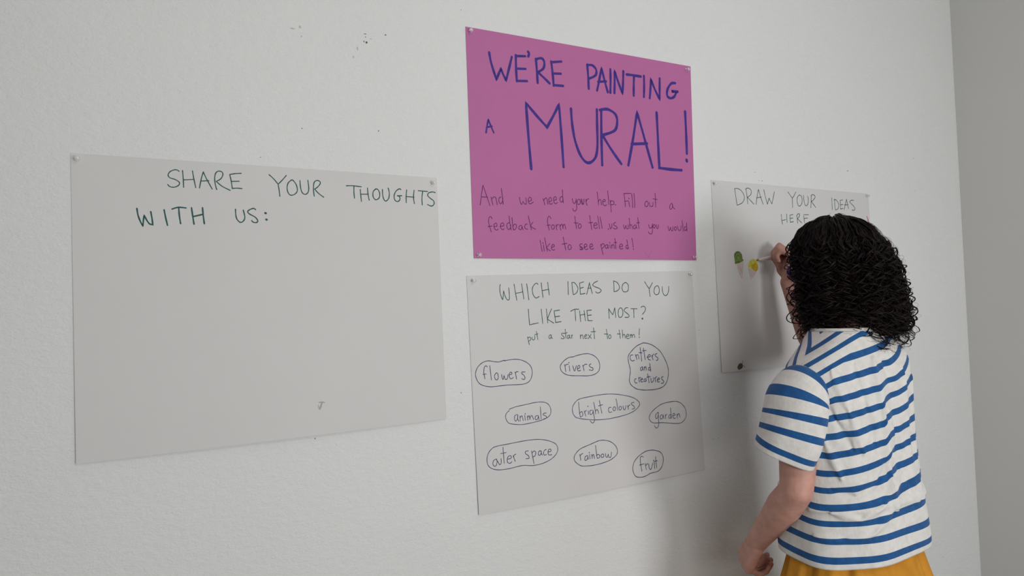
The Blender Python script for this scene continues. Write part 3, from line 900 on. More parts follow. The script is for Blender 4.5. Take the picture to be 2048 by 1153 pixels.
 ('mid', 'word_bubble', 'handwritten word rainbow in a ring', 'ink', '''
1.8:1008.9,1156.6 1021.9,1158.6 1036.9,1156.8 1054.0,1151.2 1068.7,1139.6 1074.5,1126.5 1071.6,1116.3 1057.8,1107.6 1040.0,1102.6 1013.9,1099.2 988.5,1098.8 963.5,1101.2 951.5,1106.9 941.7,1116.0 939.4,1124.8 944.8,1134.3 957.7,1143.8 974.7,1148.7 991.7,1152.5 1008.9,1156.6
1.77:957.0,1131.0 958.3,1124.1 959.0,1116.1
1.78:957.5,1125.9 961.1,1130.5 966.6,1132.2
1.79:979.5,1124.7 973.1,1123.0 971.5,1115.5 975.7,1113.9 980.3,1119.5 980.4,1125.3 980.4,1125.3 982.3,1115.8
1.79:986.8,1127.2 987.4,1115.8
1.79:985.8,1132.2 986.0,1131.8
1.79:993.5,1126.4 994.1,1116.0
1.79:994.0,1121.1 998.5,1125.7 1001.3,1115.0
1.8:1006.2,1147.2 1007.7,1129.7 1009.3,1114.7
1.8:1007.6,1121.1 1012.3,1124.0 1017.8,1120.6 1016.7,1115.6 1009.3,1114.7
1.81:1026.2,1123.1 1022.1,1120.1 1023.5,1115.2 1028.9,1115.2 1030.7,1119.9 1027.2,1123.1
1.81:1036.1,1123.3 1036.9,1115.6 1041.1,1113.3 1044.6,1120.5 1044.6,1120.5 1046.3,1112.6 1052.6,1112.5 1055.4,1124.4
'''),
 ('mid', 'word_bubble', 'handwritten word fruit in a ring', 'ink', '''
1.88:1167.5,1111.8 1145.2,1103.3 1127.2,1089.1 1121.6,1070.0 1128.9,1052.4 1145.6,1046.6 1163.0,1047.4 1180.8,1052.2 1207.6,1054.4 1221.9,1066.0 1227.7,1085.6 1219.9,1102.0 1202.5,1110.0 1185.0,1112.9 1167.5,1111.8
1.87:1158.7,1098.2 1152.8,1100.9 1148.2,1096.2 1148.8,1079.5 1151.9,1061.7
1.87:1144.4,1078.7 1159.2,1080.0
1.88:1163.6,1080.8 1166.8,1064.3
1.88:1164.9,1073.9 1170.4,1078.5 1173.0,1078.8
1.88:1175.6,1077.8 1177.4,1065.5 1183.4,1063.3 1189.7,1077.9
1.89:1195.0,1078.5 1195.7,1062.9
1.89:1192.8,1084.9 1193.2,1084.5
1.89:1200.5,1093.3 1201.3,1079.0 1202.9,1063.9
1.89:1193.5,1081.4 1206.0,1082.4
'''),
 ('right', 'headline_word', 'handwritten word draw', 'green', '''
2.01:1545.4,1841.5 1548.8,1817.7 1552.4,1792.1
2.01:1545.4,1841.5 1558.3,1842.3 1574.0,1835.2 1583.5,1822.4 1583.6,1812.1 1576.1,1801.4 1563.5,1795.0 1552.4,1792.1
2.04:1592.8,1842.1 1595.6,1820.1 1597.5,1798.0
2.03:1590.8,1842.0 1599.2,1846.1 1610.4,1843.1 1614.7,1835.9 1610.3,1825.3 1596.7,1817.8 1596.7,1817.8 1609.3,1808.9 1623.6,1798.0
2.05:1632.7,1797.3 1638.1,1820.8 1645.7,1845.1 1645.7,1845.1 1653.0,1823.1 1663.6,1799.6
2.06:1636.1,1818.0 1656.1,1821.4
2.07:1669.0,1844.9 1675.1,1821.2 1682.4,1800.4 1682.4,1800.4 1686.5,1811.2 1690.5,1820.4 1690.5,1820.4 1695.9,1810.1 1701.9,1802.8 1701.9,1802.8 1708.5,1821.4 1715.1,1840.8
'''),
 ('right', 'headline_word', 'handwritten word your', 'green', '''
2.12:1776.5,1843.9 1787.5,1833.1 1795.5,1824.8
2.14:1813.1,1845.3 1804.5,1834.0 1795.5,1824.8 1795.5,1824.8 1795.4,1810.3 1794.9,1795.1
2.15:1829.7,1836.5 1820.1,1830.1 1817.1,1816.0 1821.8,1803.7 1828.5,1801.5 1838.2,1809.2 1841.0,1823.4 1837.6,1834.1 1828.5,1836.5
2.16:1848.3,1836.6 1849.5,1819.1 1854.2,1806.8 1860.9,1803.9 1868.5,1812.1 1870.9,1826.4 1867.8,1835.7
2.17:1885.7,1838.2 1883.4,1817.6 1881.1,1798.6
2.17:1884.3,1837.4 1892.8,1841.8 1903.1,1837.6 1902.7,1831.2 1892.7,1822.8 1884.2,1819.2 1884.2,1819.2 1894.2,1810.2 1904.4,1800.8
'''),
 ('right', 'headline_word', 'handwritten word ideas', 'green', '''
2.14:1986.9,1835.7 1986.3,1818.7 1986.1,1797.0
2.15:2000.3,1832.1 2000.1,1814.8 2001.9,1796.5
2.15:1997.3,1829.6 2007.2,1830.1 2018.8,1820.3 2019.9,1811.1 2014.7,1800.5 2002.9,1796.5
2.16:2029.1,1830.0 2029.2,1816.2 2028.4,1801.1
2.16:2028.4,1829.3 2042.1,1831.4
2.16:2029.8,1814.6 2042.4,1816.3
2.16:2028.0,1800.6 2040.7,1802.8
2.17:2046.9,1799.6 2054.3,1817.3 2061.8,1835.4 2061.8,1835.4 2065.4,1820.2 2070.2,1803.4
2.17:2049.8,1815.3 2068.7,1816.8
2.19:2100.2,1832.9 2086.3,1832.4 2077.9,1827.8 2081.9,1823.3 2097.6,1813.5 2104.0,1805.5 2100.2,1799.7 2087.8,1799.9
'''),
 ('right', 'headline_word', 'handwritten word here', 'green', '''
2.1:1741.2,1771.7 1742.3,1755.8 1744.8,1740.6
2.12:1766.1,1773.6 1766.0,1759.7 1766.5,1747.5
2.1:1742.5,1752.2 1760.0,1755.8
2.12:1780.6,1770.1 1780.7,1758.7 1781.8,1748.0
2.12:1780.6,1770.1 1794.8,1773.4
2.12:1781.3,1760.3 1794.0,1762.3
2.12:1780.4,1748.5 1795.4,1750.6
2.14:1812.7,1770.7 1814.1,1758.4 1815.5,1746.0
2.14:1811.7,1769.1 1817.6,1775.6 1825.6,1775.9 1823.9,1768.0 1814.3,1761.5 1814.3,1761.5 1825.2,1754.1 1833.9,1748.2
2.15:1844.7,1770.4 1846.2,1759.5 1847.8,1748.6
2.15:1845.5,1774.5 1868.2,1775.4
2.15:1846.5,1762.6 1862.8,1764.8
'''),
]


for poster, name, label, ink, rows in INKWORK:
    I = Ink(POSTERS[poster])
    for row in rows.strip().split('\n'):
        wd, pts = row.split(':')
        I.stroke([tuple(float(q) for q in p.split(',')) for p in pts.split()], float(wd))
    I.build(name, M['ink_' + ink], label)

DRAW_COL = {'leaf': (0.135, 0.205, 0.042), 'leaf_dark': (0.06, 0.085, 0.035), 'leaf_light': (0.3, 0.38, 0.1), 'peach': (0.46, 0.235, 0.11), 'yellow': (0.53, 0.46, 0.06), 'ochre': (0.42, 0.29, 0.02), 'lime': (0.42, 0.46, 0.1), 'pinkish': (0.47, 0.26, 0.22), 'moss': (0.085, 0.095, 0.055), 'moss_dark': (0.02, 0.022, 0.014), 'red': (0.52, 0.16, 0.13), 'smudge': (0.36, 0.355, 0.35)}
for k_, c_ in DRAW_COL.items():
    M[k_] = mat('crayon_' + k_, c_, 0.7, 0.2, 0.25 if k_ != 'smudge' else 0.06, 160)
DRAWINGS = [
 ('right', 'ice_cream_drawing', 'green scoop on an orange hatched cone', [('b', 'leaf', 0, [(1531.4, 1633.3), (1531.0, 1642.5), (1536.0, 1650.1), (1545.5, 1653.6), (1553.4, 1652.5), (1560.3, 1647.5), (1563.8, 1639.3), (1564.6, 1631.2), (1568.6, 1627.7), (1563.7, 1624.2), (1556.2, 1621.8), (1549.6, 1618.3), (1541.6, 1617.8), (1533.8, 1616.1), (1532.5, 1625.2), (1531.4, 1633.3)]), ('s', 'leaf_dark', 1.6, [(1532.2, 1633.3), (1532.0, 1642.5), (1536.9, 1649.5), (1545.4, 1653.1), (1553.4, 1651.8), (1560.3, 1646.3), (1563.4, 1638.2), (1563.2, 1630.0)]), ('s', 'leaf_dark', 2.2, [(1534.5, 1643.7), (1540.3, 1647.8), (1548.4, 1649.7)]), ('s', 'leaf_dark', 2.0, [(1533.9, 1618.2), (1540.1, 1619.4), (1547.5, 1623.5), (1553.0, 1621.8), (1563.0, 1625.9), (1567.9, 1627.7)]), ('s', 'leaf_dark', 1.2, [(1541.3, 1639.1), (1547.9, 1641.5), (1554.0, 1636.9), (1555.2, 1631.1), (1548.6, 1627.6), (1540.7, 1629.8), (1539.5, 1635.6)]), ('s', 'leaf_light', 1.5, [(1544.2, 1633.4), (1549.2, 1636.9), (1552.1, 1632.3), (1547.1, 1629.9)]), ('s', 'leaf_light', 1.5, [(1538.8, 1625.2), (1543.8, 1627.5)]), ('s', 'leaf_light', 1.5, [(1553.3, 1626.4), (1556.8, 1630.0)]), ('s', 'peach', 1.3, [(1539.8, 1615.3), (1565.2, 1623.0)]), ('s', 'peach', 1.3, [(1541.4, 1610.8), (1564.4, 1618.1)]), ('s', 'peach', 1.3, [(1543.0, 1606.3), (1563.6, 1613.1)]), ('s', 'peach', 1.3, [(1544.5, 1601.9), (1562.8, 1608.2)]), ('s', 'peach', 1.3, [(1546.1, 1597.4), (1561.9, 1603.3)]), ('s', 'peach', 1.3, [(1547.7, 1592.8), (1561.1, 1598.3)]), ('s', 'peach', 1.3, [(1549.4, 1588.3), (1560.3, 1593.4)]), ('s', 'peach', 1.3, [(1550.8, 1583.8), (1559.5, 1588.5)]), ('s', 'peach', 0.8, [(1539.8, 1615.9), (1546.5, 1595.0), (1557.8, 1573.5)]), ('s', 'peach', 0.8, [(1566.8, 1623.0), (1563.6, 1599.7), (1557.8, 1573.5)]), ('s', 'peach', 0.8, [(1546.3, 1617.1), (1551.9, 1604.3), (1561.3, 1589.2)])]),
 ('right', 'ice_cream_drawing', 'yellow scoop on a pink hatched cone, still being coloured', [('b', 'yellow', 0, [(1588.4, 1617.3), (1597.2, 1627.3), (1609.0, 1631.5), (1618.7, 1628.0), (1626.6, 1622.2), (1628.8, 1611.5), (1626.7, 1599.7), (1619.6, 1592.8), (1611.5, 1596.1), (1602.0, 1600.9), (1589.1, 1604.4), (1587.3, 1611.4), (1588.4, 1617.3)]), ('b', 'ochre', 0, [(1602.9, 1613.8), (1614.7, 1618.6), (1626.0, 1613.9), (1627.2, 1602.0), (1619.6, 1593.8), (1610.0, 1597.3), (1602.2, 1604.4), (1602.9, 1613.8)]), ('s', 'lime', 2.0, [(1591.4, 1613.8), (1596.9, 1623.2), (1608.9, 1630.3)]), ('s', 'lime', 2.0, [(1594.3, 1609.1), (1599.1, 1618.5), (1611.2, 1626.8)]), ('s', 'ochre', 1.4, [(1602.9, 1613.8), (1602.1, 1602.0)]), ('s', 'ochre', 1.4, [(1611.4, 1618.5), (1608.4, 1598.5)]), ('s', 'ochre', 1.4, [(1619.0, 1619.8), (1615.7, 1596.1)]), ('s', 'pinkish', 1.3, [(1588.9, 1600.9), (1619.5, 1592.6)]), ('s', 'pinkish', 1.3, [(1589.9, 1596.7), (1616.4, 1589.5)]), ('s', 'pinkish', 1.3, [(1591.1, 1592.5), (1613.3, 1586.5)]), ('s', 'pinkish', 1.3, [(1592.1, 1588.4), (1610.1, 1583.4)]), ('s', 'pinkish', 1.3, [(1593.3, 1584.2), (1607.0, 1580.3)]), ('s', 'pinkish', 1.3, [(1594.3, 1580.1), (1603.9, 1577.2)]), ('s', 'pinkish', 0.8, [(1587.3, 1602.0), (1591.1, 1585.6), (1596.6, 1570.3)]), ('s', 'pinkish', 0.8, [(1619.5, 1592.0), (1608.9, 1582.0), (1596.6, 1570.3)])]),
 ('right', 'bug_drawing', 'small dark green bug with legs by the bottom edge', [('b', 'moss', 0, [(1530.2, 1320.8), (1539.9, 1321.5), (1542.9, 1314.9), (1540.7, 1308.7), (1529.9, 1304.7), (1524.9, 1306.6), (1522.6, 1311.8), (1526.5, 1317.3), (1530.2, 1320.8)]), ('s', 'moss_dark', 1.3, [(1530.2, 1320.8), (1539.8, 1321.2), (1542.9, 1314.9), (1540.3, 1308.7), (1529.9, 1304.9), (1524.9, 1306.9), (1522.8, 1311.8), (1526.7, 1317.6), (1530.2, 1320.8)]), ('s', 'moss_dark', 1.1, [(1529.6, 1312.0), (1533.3, 1315.5), (1537.9, 1317.8)]), ('s', 'moss_dark', 1.1, [(1531.1, 1308.7), (1536.4, 1310.3), (1540.1, 1312.5)]), ('s', 'moss_dark', 1.0, [(1535.9, 1321.1), (1535.7, 1324.9)]), ('s', 'moss_dark', 1.2, [(1542.0, 1320.7), (1543.6, 1325.0), (1544.4, 1329.5)]), ('s', 'moss_dark', 1.4, [(1542.9, 1315.5), (1548.1, 1313.6), (1552.2, 1310.8)])]),
 ('right', 'red_mark', 'curved red stroke at the right edge', [('s', 'red', 3.4, [(2165.7, 1781.1), (2169.2, 1774.1), (2171.5, 1765.2), (2168.7, 1756.2), (2164.9, 1750.2), (2163.3, 1741.9)]), ('s', 'red', 2.6, [(2167.9, 1778.5), (2173.0, 1768.3), (2167.5, 1753.2)])]),
 ('left', 'smudge', 'grey smudge low on the blank card', [('s', 'smudge', 2.2, [(313.2, 1321.7), (318.8, 1322.2), (324.4, 1320.9)]), ('s', 'smudge', 3.6, [(318.4, 1320.0), (316.6, 1314.5), (314.0, 1308.3)]), ('s', 'smudge', 1.6, [(311.0, 1316.3), (312.4, 1309.3), (314.8, 1307.1)])]),
 ('purple', 'pencil_mark', 'faint pencil tick under the message', [('s', 'pencil_faint', 1.0, [(1193.2, 1648.0), (1204.2, 1633.6), (1216.0, 1649.0)])]),
]
for poster, name, label, marks in DRAWINGS:
    I = Ink(POSTERS[poster])
    keys = []
    for kind, key, wd, pts in marks:
        if key not in keys:
            keys.append(key)
        if kind == 'b':
            I.blob(pts, keys.index(key))
        else:
            I.stroke(pts, wd, keys.index(key))
    I.build(name, [M[q] for q in keys], label)

# ------------------------------------------------------------------ push pins
pk = NT('clear_plastic')
pk.b.inputs['Base Color'].default_value = (0.86, 0.86, 0.85, 1)
pk.b.inputs['Roughness'].default_value = 0.12
pk.b.inputs['Transmission Weight'].default_value = 0.75
pk.b.inputs['IOR'].default_value = 1.47
M['clear'] = pk.m
M['steel'] = mat('pin_steel', (0.5, 0.5, 0.5), 0.3, 0.5, 0.05, 100, None, 1.0)


def lathe(prof, seg=20):
    v, f = [], []
    for (r, h) in prof:
        for k in range(seg):
            a = 2 * math.pi * k / seg
            v.append((r * math.cos(a), -h, r * math.sin(a)))
    for j in range(len(prof) - 1):
        for k in range(seg):
            a, b = j * seg + k, j * seg + (k + 1) % seg
            f.append((a, b, b + seg, a + seg))
    f.append(tuple(range(seg - 1, -1, -1)))
    f.append(tuple((len(prof) - 1) * seg + k for k in range(seg)))
    return v, [tuple(reversed(q)) for q in f]


PIN_HEAD = [(0.0005, 0.0), (0.0042, 0.0004), (0.0046, 0.0012), (0.0042, 0.0020), (0.0024, 0.0032), (0.0020, 0.0060), (0.0024, 0.0082), (0.0040, 0.0092), (0.0044, 0.0102), (0.0038, 0.0110), (0.0010, 0.0113)]
PIN_NEEDLE = [(0.0002, -0.010), (0.0005, -0.008), (0.0005, 0.0006)]
pin_meshes = {}


def push_pin(x, z, label, dx=0.0, dz=0.0, P=None):
    u, v = uv_of(P['c'], x, z)
    y = -lift(P, min(max(u, 0), 1), min(max(v, 0), 1)) - 0.0007
    o = empty('push_pin', (x / 1000, y, z / 1000))
    tag(o, label, 'push pin', 'clear push pins holding up the posters')
    for nm, prof, m in (('grip', PIN_HEAD, 'clear'), ('needle', PIN_NEEDLE, 'steel')):
        if nm not in pin_meshes:
            vv, ff = lathe(prof)
            c = mesh_obj(nm, vv, ff, M[m])
            pin_meshes[nm] = c.data
        else:
            c = bpy.data.objects.new(nm, pin_meshes[nm])
            COL.objects.link(c)
        c.parent = o
    o.rotation_euler = (dz, 0, dx)


for (pn, x, z, lab, dx, dz) in [
    ('left', -107.5, 1801.6, 'clear push pin in the top left corner of the mostly blank poster', 0.1, 0.12),
    ('left', 584.5, 1800.5, 'clear push pin in the top right corner of the mostly blank poster', -0.3, 0.25),
    ('purple', 690.6, 2171.5, 'clear push pin in the top left corner of the pink poster', -0.2, 0.1),
    ('purple', 1372.0, 2175.0, 'clear push pin in the top right corner of the pink poster', 0.2, 0.1),
    ('purple', 691.5, 1634.3, 'clear push pin in the bottom left corner of the pink poster', 0.25, 0.05),
    ('purple', 1370.0, 1634.5, 'clear push pin in the bottom right corner of the pink poster', 0.3, 0.0),
    ('mid', 676.8, 1573.3, 'clear push pin in the top left corner of the circled words poster', 0.0, 0.1),
    ('mid', 1352.0, 1586.4, 'clear push pin in the top right corner of the circled words poster', 0.2, 0.1),
    ('right', 1462.0, 1852.0, 'clear push pin in the top left corner of the ice cream drawing poster', 0.0, 0.1),
    ('right', 2168.0, 1852.0, 'clear push pin in the top right corner of the poster beyond the head', 0.1, 0.1),
]:
    push_pin(x, z, lab, dx, dz, POSTERS[pn])

# ------------------------------------------------------------------ marks on the wall
SPECKS = [(433.0, 2122.2, 6.0, 1.6500000000000001, 'speck'), (435.9, 2103.6, 4.8, 5.5, 'speck'), (433.9, 2115.7, 2.4, 2.2, 'speck'), (480.0, 2127.9, 3.5999999999999996, 3.3000000000000003, 'speck'), (446.3, 2113.2, 7.199999999999999, 1.32, 'scuff'), (430.3, 2105.0, 1.7999999999999998, 4.4, 'speck'), (277.5, 2107.8, 9.6, 3.3000000000000003, 'scuff'), (293.0, 2113.7, 6.0, 6.6000000000000005, 'scuff'), (295.6, 2093.8, 3.5999999999999996, 4.4, 'scuff'), (415.3, 2086.9, 3.5999999999999996, 9.9, 'scuff'), (405.9, 2066.6, 4.8, 5.5, 'scuff'), (292.4, 1897.2, 2.4, 2.2, 'speck'), (457.9, 1908.1, 2.4, 3.3000000000000003, 'speck'), (2076.9, 1932.0, 8.4, 2.2, 'speck'), (1636.4, 1896.6, 2.4, 2.2, 'speck'), (1665.1, 1872.3, 3.0, 2.75, 'speck'), (1652.1, 1873.0, 2.4, 2.2, 'speck'), (2454.4, 2004.1, 4.8, 4.4, 'scuff'), (2453.1, 1885.4, 3.0, 2.75, 'speck'), (1420.0, 1115.0, 3.5999999999999996, 1.6500000000000001, 'speck'), (1439.4, 1114.2, 3.5999999999999996, 1.32, 'speck'), (304.6, 1246.8, 2.4, 2.75, 'speck'), (638.4, 1313.3, 2.4, 2.2, 'speck'), (208.5, 1829.0, 1.92, 1.7600000000000002, 'speck'), (668.2, 2219.7, 1.7999999999999998, 1.6500000000000001, 'speck'), (1382.0, 1426.4, 2.4, 2.2, 'speck'), (2502.7, 564.2, 4.8, 3.3000000000000003, 'scuff'), (1798.2, 1915.7, 2.4, 2.2, 'scuff')]


def speck(x, z, w, h, m, seed):
    r = random.Random(seed)
    n = 11
    v = []
    for y in (0.0, -0.0004):
        for k in range(n):
            a = 2 * math.pi * k / n
            q = r.uniform(0.6, 1.15) if y == 0.0 else 0.9
            v.append((x / 1000 + w / 2000 * math.cos(a) * q, y, z / 1000 + h / 2000 * math.sin(a) * q))
    f = [tuple(range(n, 2 * n))] + [(k, (k + 1) % n, n + (k + 1) % n, n + k) for k in range(n)]
    o = mesh_obj('speck' if m == 'speck' else 'scuff_mark', v, [tuple(q) for q in f], M[m], wall, smooth=False)
    bm = bmesh.new()
    bm.from_mesh(o.data)
    bmesh.ops.recalc_face_normals(bm, faces=bm.faces)
    bm.to_mesh(o.data)
    bm.free()
    return o


for i, (x, z, w_, h_, m_) in enumerate(SPECKS):
    speck(x, z, w_, h_, m_, i)

# ------------------------------------------------------------------ person drawing on the right-hand poster
PX, PY = 1.43, -0.42
person = empty('person', (PX, PY, 0.0))
tag(person, 'person with dark curly hair in a blue and white striped t-shirt drawing on the poster', 'person')


def skin_mat():
    k = NT('skin')
    k.b.inputs['Roughness'].default_value = 0.5
    k.b.inputs['Specular IOR Level'].default_value = 0.35
    k.b.inputs['Subsurface Weight'].default_value = 0.12
    k.b.inputs['Subsurface Radius'].default_value = (0.012, 0.005, 0.003)
    f = k.noise(45, 5, 0.6)
    k.l(k.ramp(f, [(0.3, (0.43, 0.215, 0.165)), (0.7, (0.53, 0.285, 0.225))]), k.b.inputs['Base Color'])
    k.bump(k.noise(420, 3), 0.12, 0.0008)
    return k.m


M['skin'] = skin_mat()


def stripe_mat():
    k = NT('striped_jersey')
    k.b.inputs['Roughness'].default_value = 0.85
    k.b.inputs['Specular IOR Level'].default_value = 0.12
    k.b.inputs['Sheen Weight'].default_value = 0.15
    at = k.n('ShaderNodeAttribute', attribute_name='stripe')
    fr = k.n('ShaderNodeMath', operation='FRACT')
    k.l(at.outputs['Fac'], fr.inputs[0])
    d = k.n('ShaderNodeMath', operation='SUBTRACT')
    k.l(fr.outputs[0], d.inputs[0])
    d.inputs[1].default_value = 0.5
    ab = k.n('ShaderNodeMath', operation='ABSOLUTE')
    k.l(d.outputs[0], ab.inputs[0])
    ls = k.n('ShaderNodeMath', operation='LESS_THAN')
    k.l(ab.outputs[0], ls.inputs[0])
    ls.inputs[1].default_value = 0.178
    mix = k.n('ShaderNodeMix', data_type='RGBA')
    k.l(ls.outputs[0], mix.inputs[0])
    nz = k.noise(55, 5, 0.65)
    k.l(k.ramp(nz, [(0.3, (0.56, 0.535, 0.505)), (0.7, (0.66, 0.64, 0.61))]), mix.inputs[6])
    k.l(k.ramp(nz, [(0.3, (0.011, 0.062, 0.185)), (0.7, (0.016, 0.092, 0.255))]), mix.inputs[7])
    k.l(mix.outputs[2], k.b.inputs['Base Color'])
    n1 = k.bump(k.noise(900, 2), 0.25, 0.0006)
    k.bump(k.noise(24, 4, 0.6, stretch=(1, 1, 0.55)), 0.5, 0.006, n1)
    return k.m


M['jersey'] = stripe_mat()
M['mustard'] = mat('mustard_cloth', (0.50, 0.215, 0.022), 0.8, 0.15, 0.12, 30, (500, 0.2, 0.0008))
hm = NT('dark_hair')
hm.b.inputs['Roughness'].default_value = 0.5
hm.b.inputs['Specular IOR Level'].default_value = 0.18
hm.l(hm.ramp(hm.noise(30, 2), [(0.35, (0.0042, 0.0028, 0.0025)), (0.75, (0.0150, 0.0078, 0.0060))]), hm.b.inputs['Base Color'])
M['hair'] = hm.m
M['blue_plastic'] = mat('blue_plastic', (0.045, 0.055, 0.24), 0.4, 0.4, 0.1, 60)
M['white_plastic'] = mat('white_plastic', (0.66, 0.58, 0.56), 0.4, 0.4, 0.02, 60)
M['ochre_felt'] = mat('ochre_felt', (0.30, 0.17, 0.03), 0.9, 0.1, 0.2, 300)
M['eye'] = mat('eye_white', (0.75, 0.73, 0.7), 0.2, 0.5, 0.03, 100)
M['iris'] = mat('iris_brown', (0.05, 0.025, 0.012), 0.2, 0.5, 0.1, 100)
M['lips'] = mat('lips', (0.42, 0.15, 0.13), 0.45, 0.35, 0.08, 100)
M['shoe'] = mat('shoe_canvas', (0.10, 0.10, 0.11), 0.8, 0.2, 0.15, 80)


# ---- body: tapered limbs fused into one continuous surface
def ball(bm, c, r, seg=2, sc=(1, 1, 1), rot=None):
    ret = bmesh.ops.create_icosphere(bm, subdivisions=seg, radius=r)
    R = rot or Matrix.Identity(3)
    for v in ret['verts']:
        v.co = Vector(c) + R @ Vector((v.co.x * sc[0], v.co.y * sc[1], v.co.z * sc[2]))


def cone(bm, p, r0, q, r1):
    t = bmesh.new()
    for c, r in ((p, r0), (q, r1)):
        ret = bmesh.ops.create_icosphere(t, subdivisions=3, radius=r)
        for v in ret['verts']:
            v.co += Vector(c)
    h = bmesh.ops.convex_hull(t, input=t.verts[:])
    junk = [e for e in h['geom_interior'] + h['geom_unused'] if isinstance(e, bmesh.types.BMVert)]
    bmesh.ops.delete(t, geom=junk, context='VERTS')
    me = bpy.data.meshes.new('tmp')
    t.to_mesh(me)
    t.free()
    bm.from_mesh(me)
    bpy.data.meshes.remove(me)


def chain(bm, pts):
    for (p, r), (q, s) in zip(pts, pts[1:]):
        cone(bm, p, r, q, s)


V3 = lambda *a: Vector(a)


def hand(bm, wrist, d, n, s, fingers, thumb, L=1.0):
    """d towards the fingers, n out of the palm, s towards the thumb; per finger (spread, mcp, pip, dip) bends in degrees"""
    d, n, s = d.normalized(), n.normalized(), s.normalized()
    base = [(0.026, 0.082, 0.040, 0.0088), (0.009, 0.086, 0.044, 0.0092), (-0.009, 0.082, 0.041, 0.0088), (-0.025, 0.074, 0.033, 0.0078)]
    for (off, kn, l1, r), (sp, b1, b2, b3) in zip(base, fingers):
        k = wrist + d * kn * L + s * off * L
        cone(bm, wrist + s * off * 0.55 + d * 0.012, 0.0155, k - n * 0.001, 0.0122 * L)
        a, p, rr = 0.0, k, r * L
        dirb = (d * math.cos(math.radians(sp)) + s * math.sin(math.radians(sp))).normalized()
        for seg, (ln, bend) in enumerate(((l1, b1), (l1 * 0.60, b2), (l1 * 0.48, b3))):
            a += math.radians(bend)
            q = p + (dirb * math.cos(a) + n * math.sin(a)) * ln * L
            cone(bm, p, rr * (1.05 if seg else 1.1), q, rr * 0.9)
            p, rr = q, rr * 0.92
    # palm pads
    cone(bm, wrist + d * 0.02 + n * 0.004, 0.017, wrist + d * 0.066 + n * 0.003, 0.015)
    cone(bm, wrist + d * 0.018 + s * 0.016 + n * 0.008, 0.015, wrist + d * 0.045 + s * 0.022 + n * 0.010, 0.013)
    t0 = wrist + d * 0.020 + s * 0.018 + n * 0.006
    chain(bm, [(t0, 0.0145), (thumb[0], 0.0115), (thumb[1], 0.0098), (thumb[2], 0.0080)])


bm = bmesh.new()
HC = V3(1.492, -0.372, 1.575)                     # centre of the skull
yaw = math.radians(-14)                           # face turned a little right of straight at the wall
HR = Euler((math.radians(-6), 0, yaw)).to_matrix()
hp = lambda x, y, z: HC + HR @ V3(x, y, z)        # head space: y forward
ball(bm, hp(0, -0.012, 0.018), 0.092, 3, (0.84, 1.05, 0.98), HR)
ball(bm, hp(0, 0.018, -0.02), 0.072, 3, (0.90, 1.05, 1.10), HR)
cone(bm, hp(0.0, 0.045, -0.075), 0.034, hp(0, 0.062, -0.094), 0.022)      # chin
for sx in (-1, 1):
    cone(bm, hp(sx * 0.052, 0.0, -0.045), 0.024, hp(sx * 0.018, 0.052, -0.092), 0.020)    # jaw
    ball(bm, hp(sx * 0.040, 0.055, -0.022), 0.022, 2, (1, 0.8, 0.9), HR)  # cheek
    ball(bm, hp(sx * 0.074, -0.008, -0.012), 0.024, 2, (0.28, 0.62, 1.15), HR)   # ear
    cone(bm, hp(sx * 0.018, 0.083, 0.017), 0.009, hp(sx * 0.048, 0.072, 0.016), 0.008)    # brow
cone(bm, hp(0, 0.086, 0.010), 0.008, hp(0, 0.104, -0.026), 0.0115)        # nose
for sx in (-1, 1):
    ball(bm, hp(sx * 0.012, 0.094, -0.030), 0.0085, 2)
cone(bm, hp(-0.016, 0.083, -0.055), 0.008, hp(0.016, 0.083, -0.055), 0.008)
NB = V3(1.445, -0.425, 1.395)
chain(bm, [(hp(0, -0.022, -0.055), 0.052), (NB, 0.054), (V3(1.435, -0.425, 1.33), 0.070)])
# trunk
for z0, hx, hy, r in ((1.30, 0.090, 0.0, 0.070), (1.24, 0.080, 0.006, 0.080), (1.12, 0.065, 0.004, 0.080), (1.0, 0.075, 0.0, 0.084), (0.90, 0.080, -0.004, 0.086)):
    cone(bm, V3(PX - hx * 0.9, PY + hy, z0), r, V3(PX + hx * 0.9, PY + hy, z0), r)
for z0, z1, r0, r1, hx in ((1.30, 1.12, 0.072, 0.08, 0.06), (1.12, 0.90, 0.08, 0.086, 0.065)):
    for sx in (-1, 0, 1):
        cone(bm, V3(PX + sx * hx, PY, z0), r0, V3(PX + sx * hx, PY, z1), r1)
# left arm hangs, slightly bent
SL, EL, WL = V3(1.272, -0.422, 1.300), V3(1.233, -0.430, 1.09), V3(1.266, -0.285, 0.935)
chain(bm, [(V3(1.34, -0.42, 1.315), 0.052), (SL, 0.046), (SL.lerp(EL, 0.45), 0.043), (EL, 0.0345), (EL.lerp(WL, 0.28), 0.0385), (EL.lerp(WL, 0.7), 0.0300), (WL, 0.0245)])
dL = (V3(1.276, -0.235, 0.868) - WL).normalized()
nL = V3(0.86, -0.38, -0.25)
nL = (nL - dL * nL.dot(dL)).normalized()
sL = nL.cross(dL)
if sL.y < 0:
    sL = -sL
hand(bm, WL, dL, nL, sL, [(4, 52, 68, 40), (1, 58, 70, 42), (-2, 62, 72, 42), (-6, 64, 72, 42)],
     [WL + dL * 0.048 + sL * 0.036 + nL * 0.018, WL + dL * 0.076 + sL * 0.034 + nL * 0.034, WL + dL * 0.094 + sL * 0.022 + nL * 0.044])
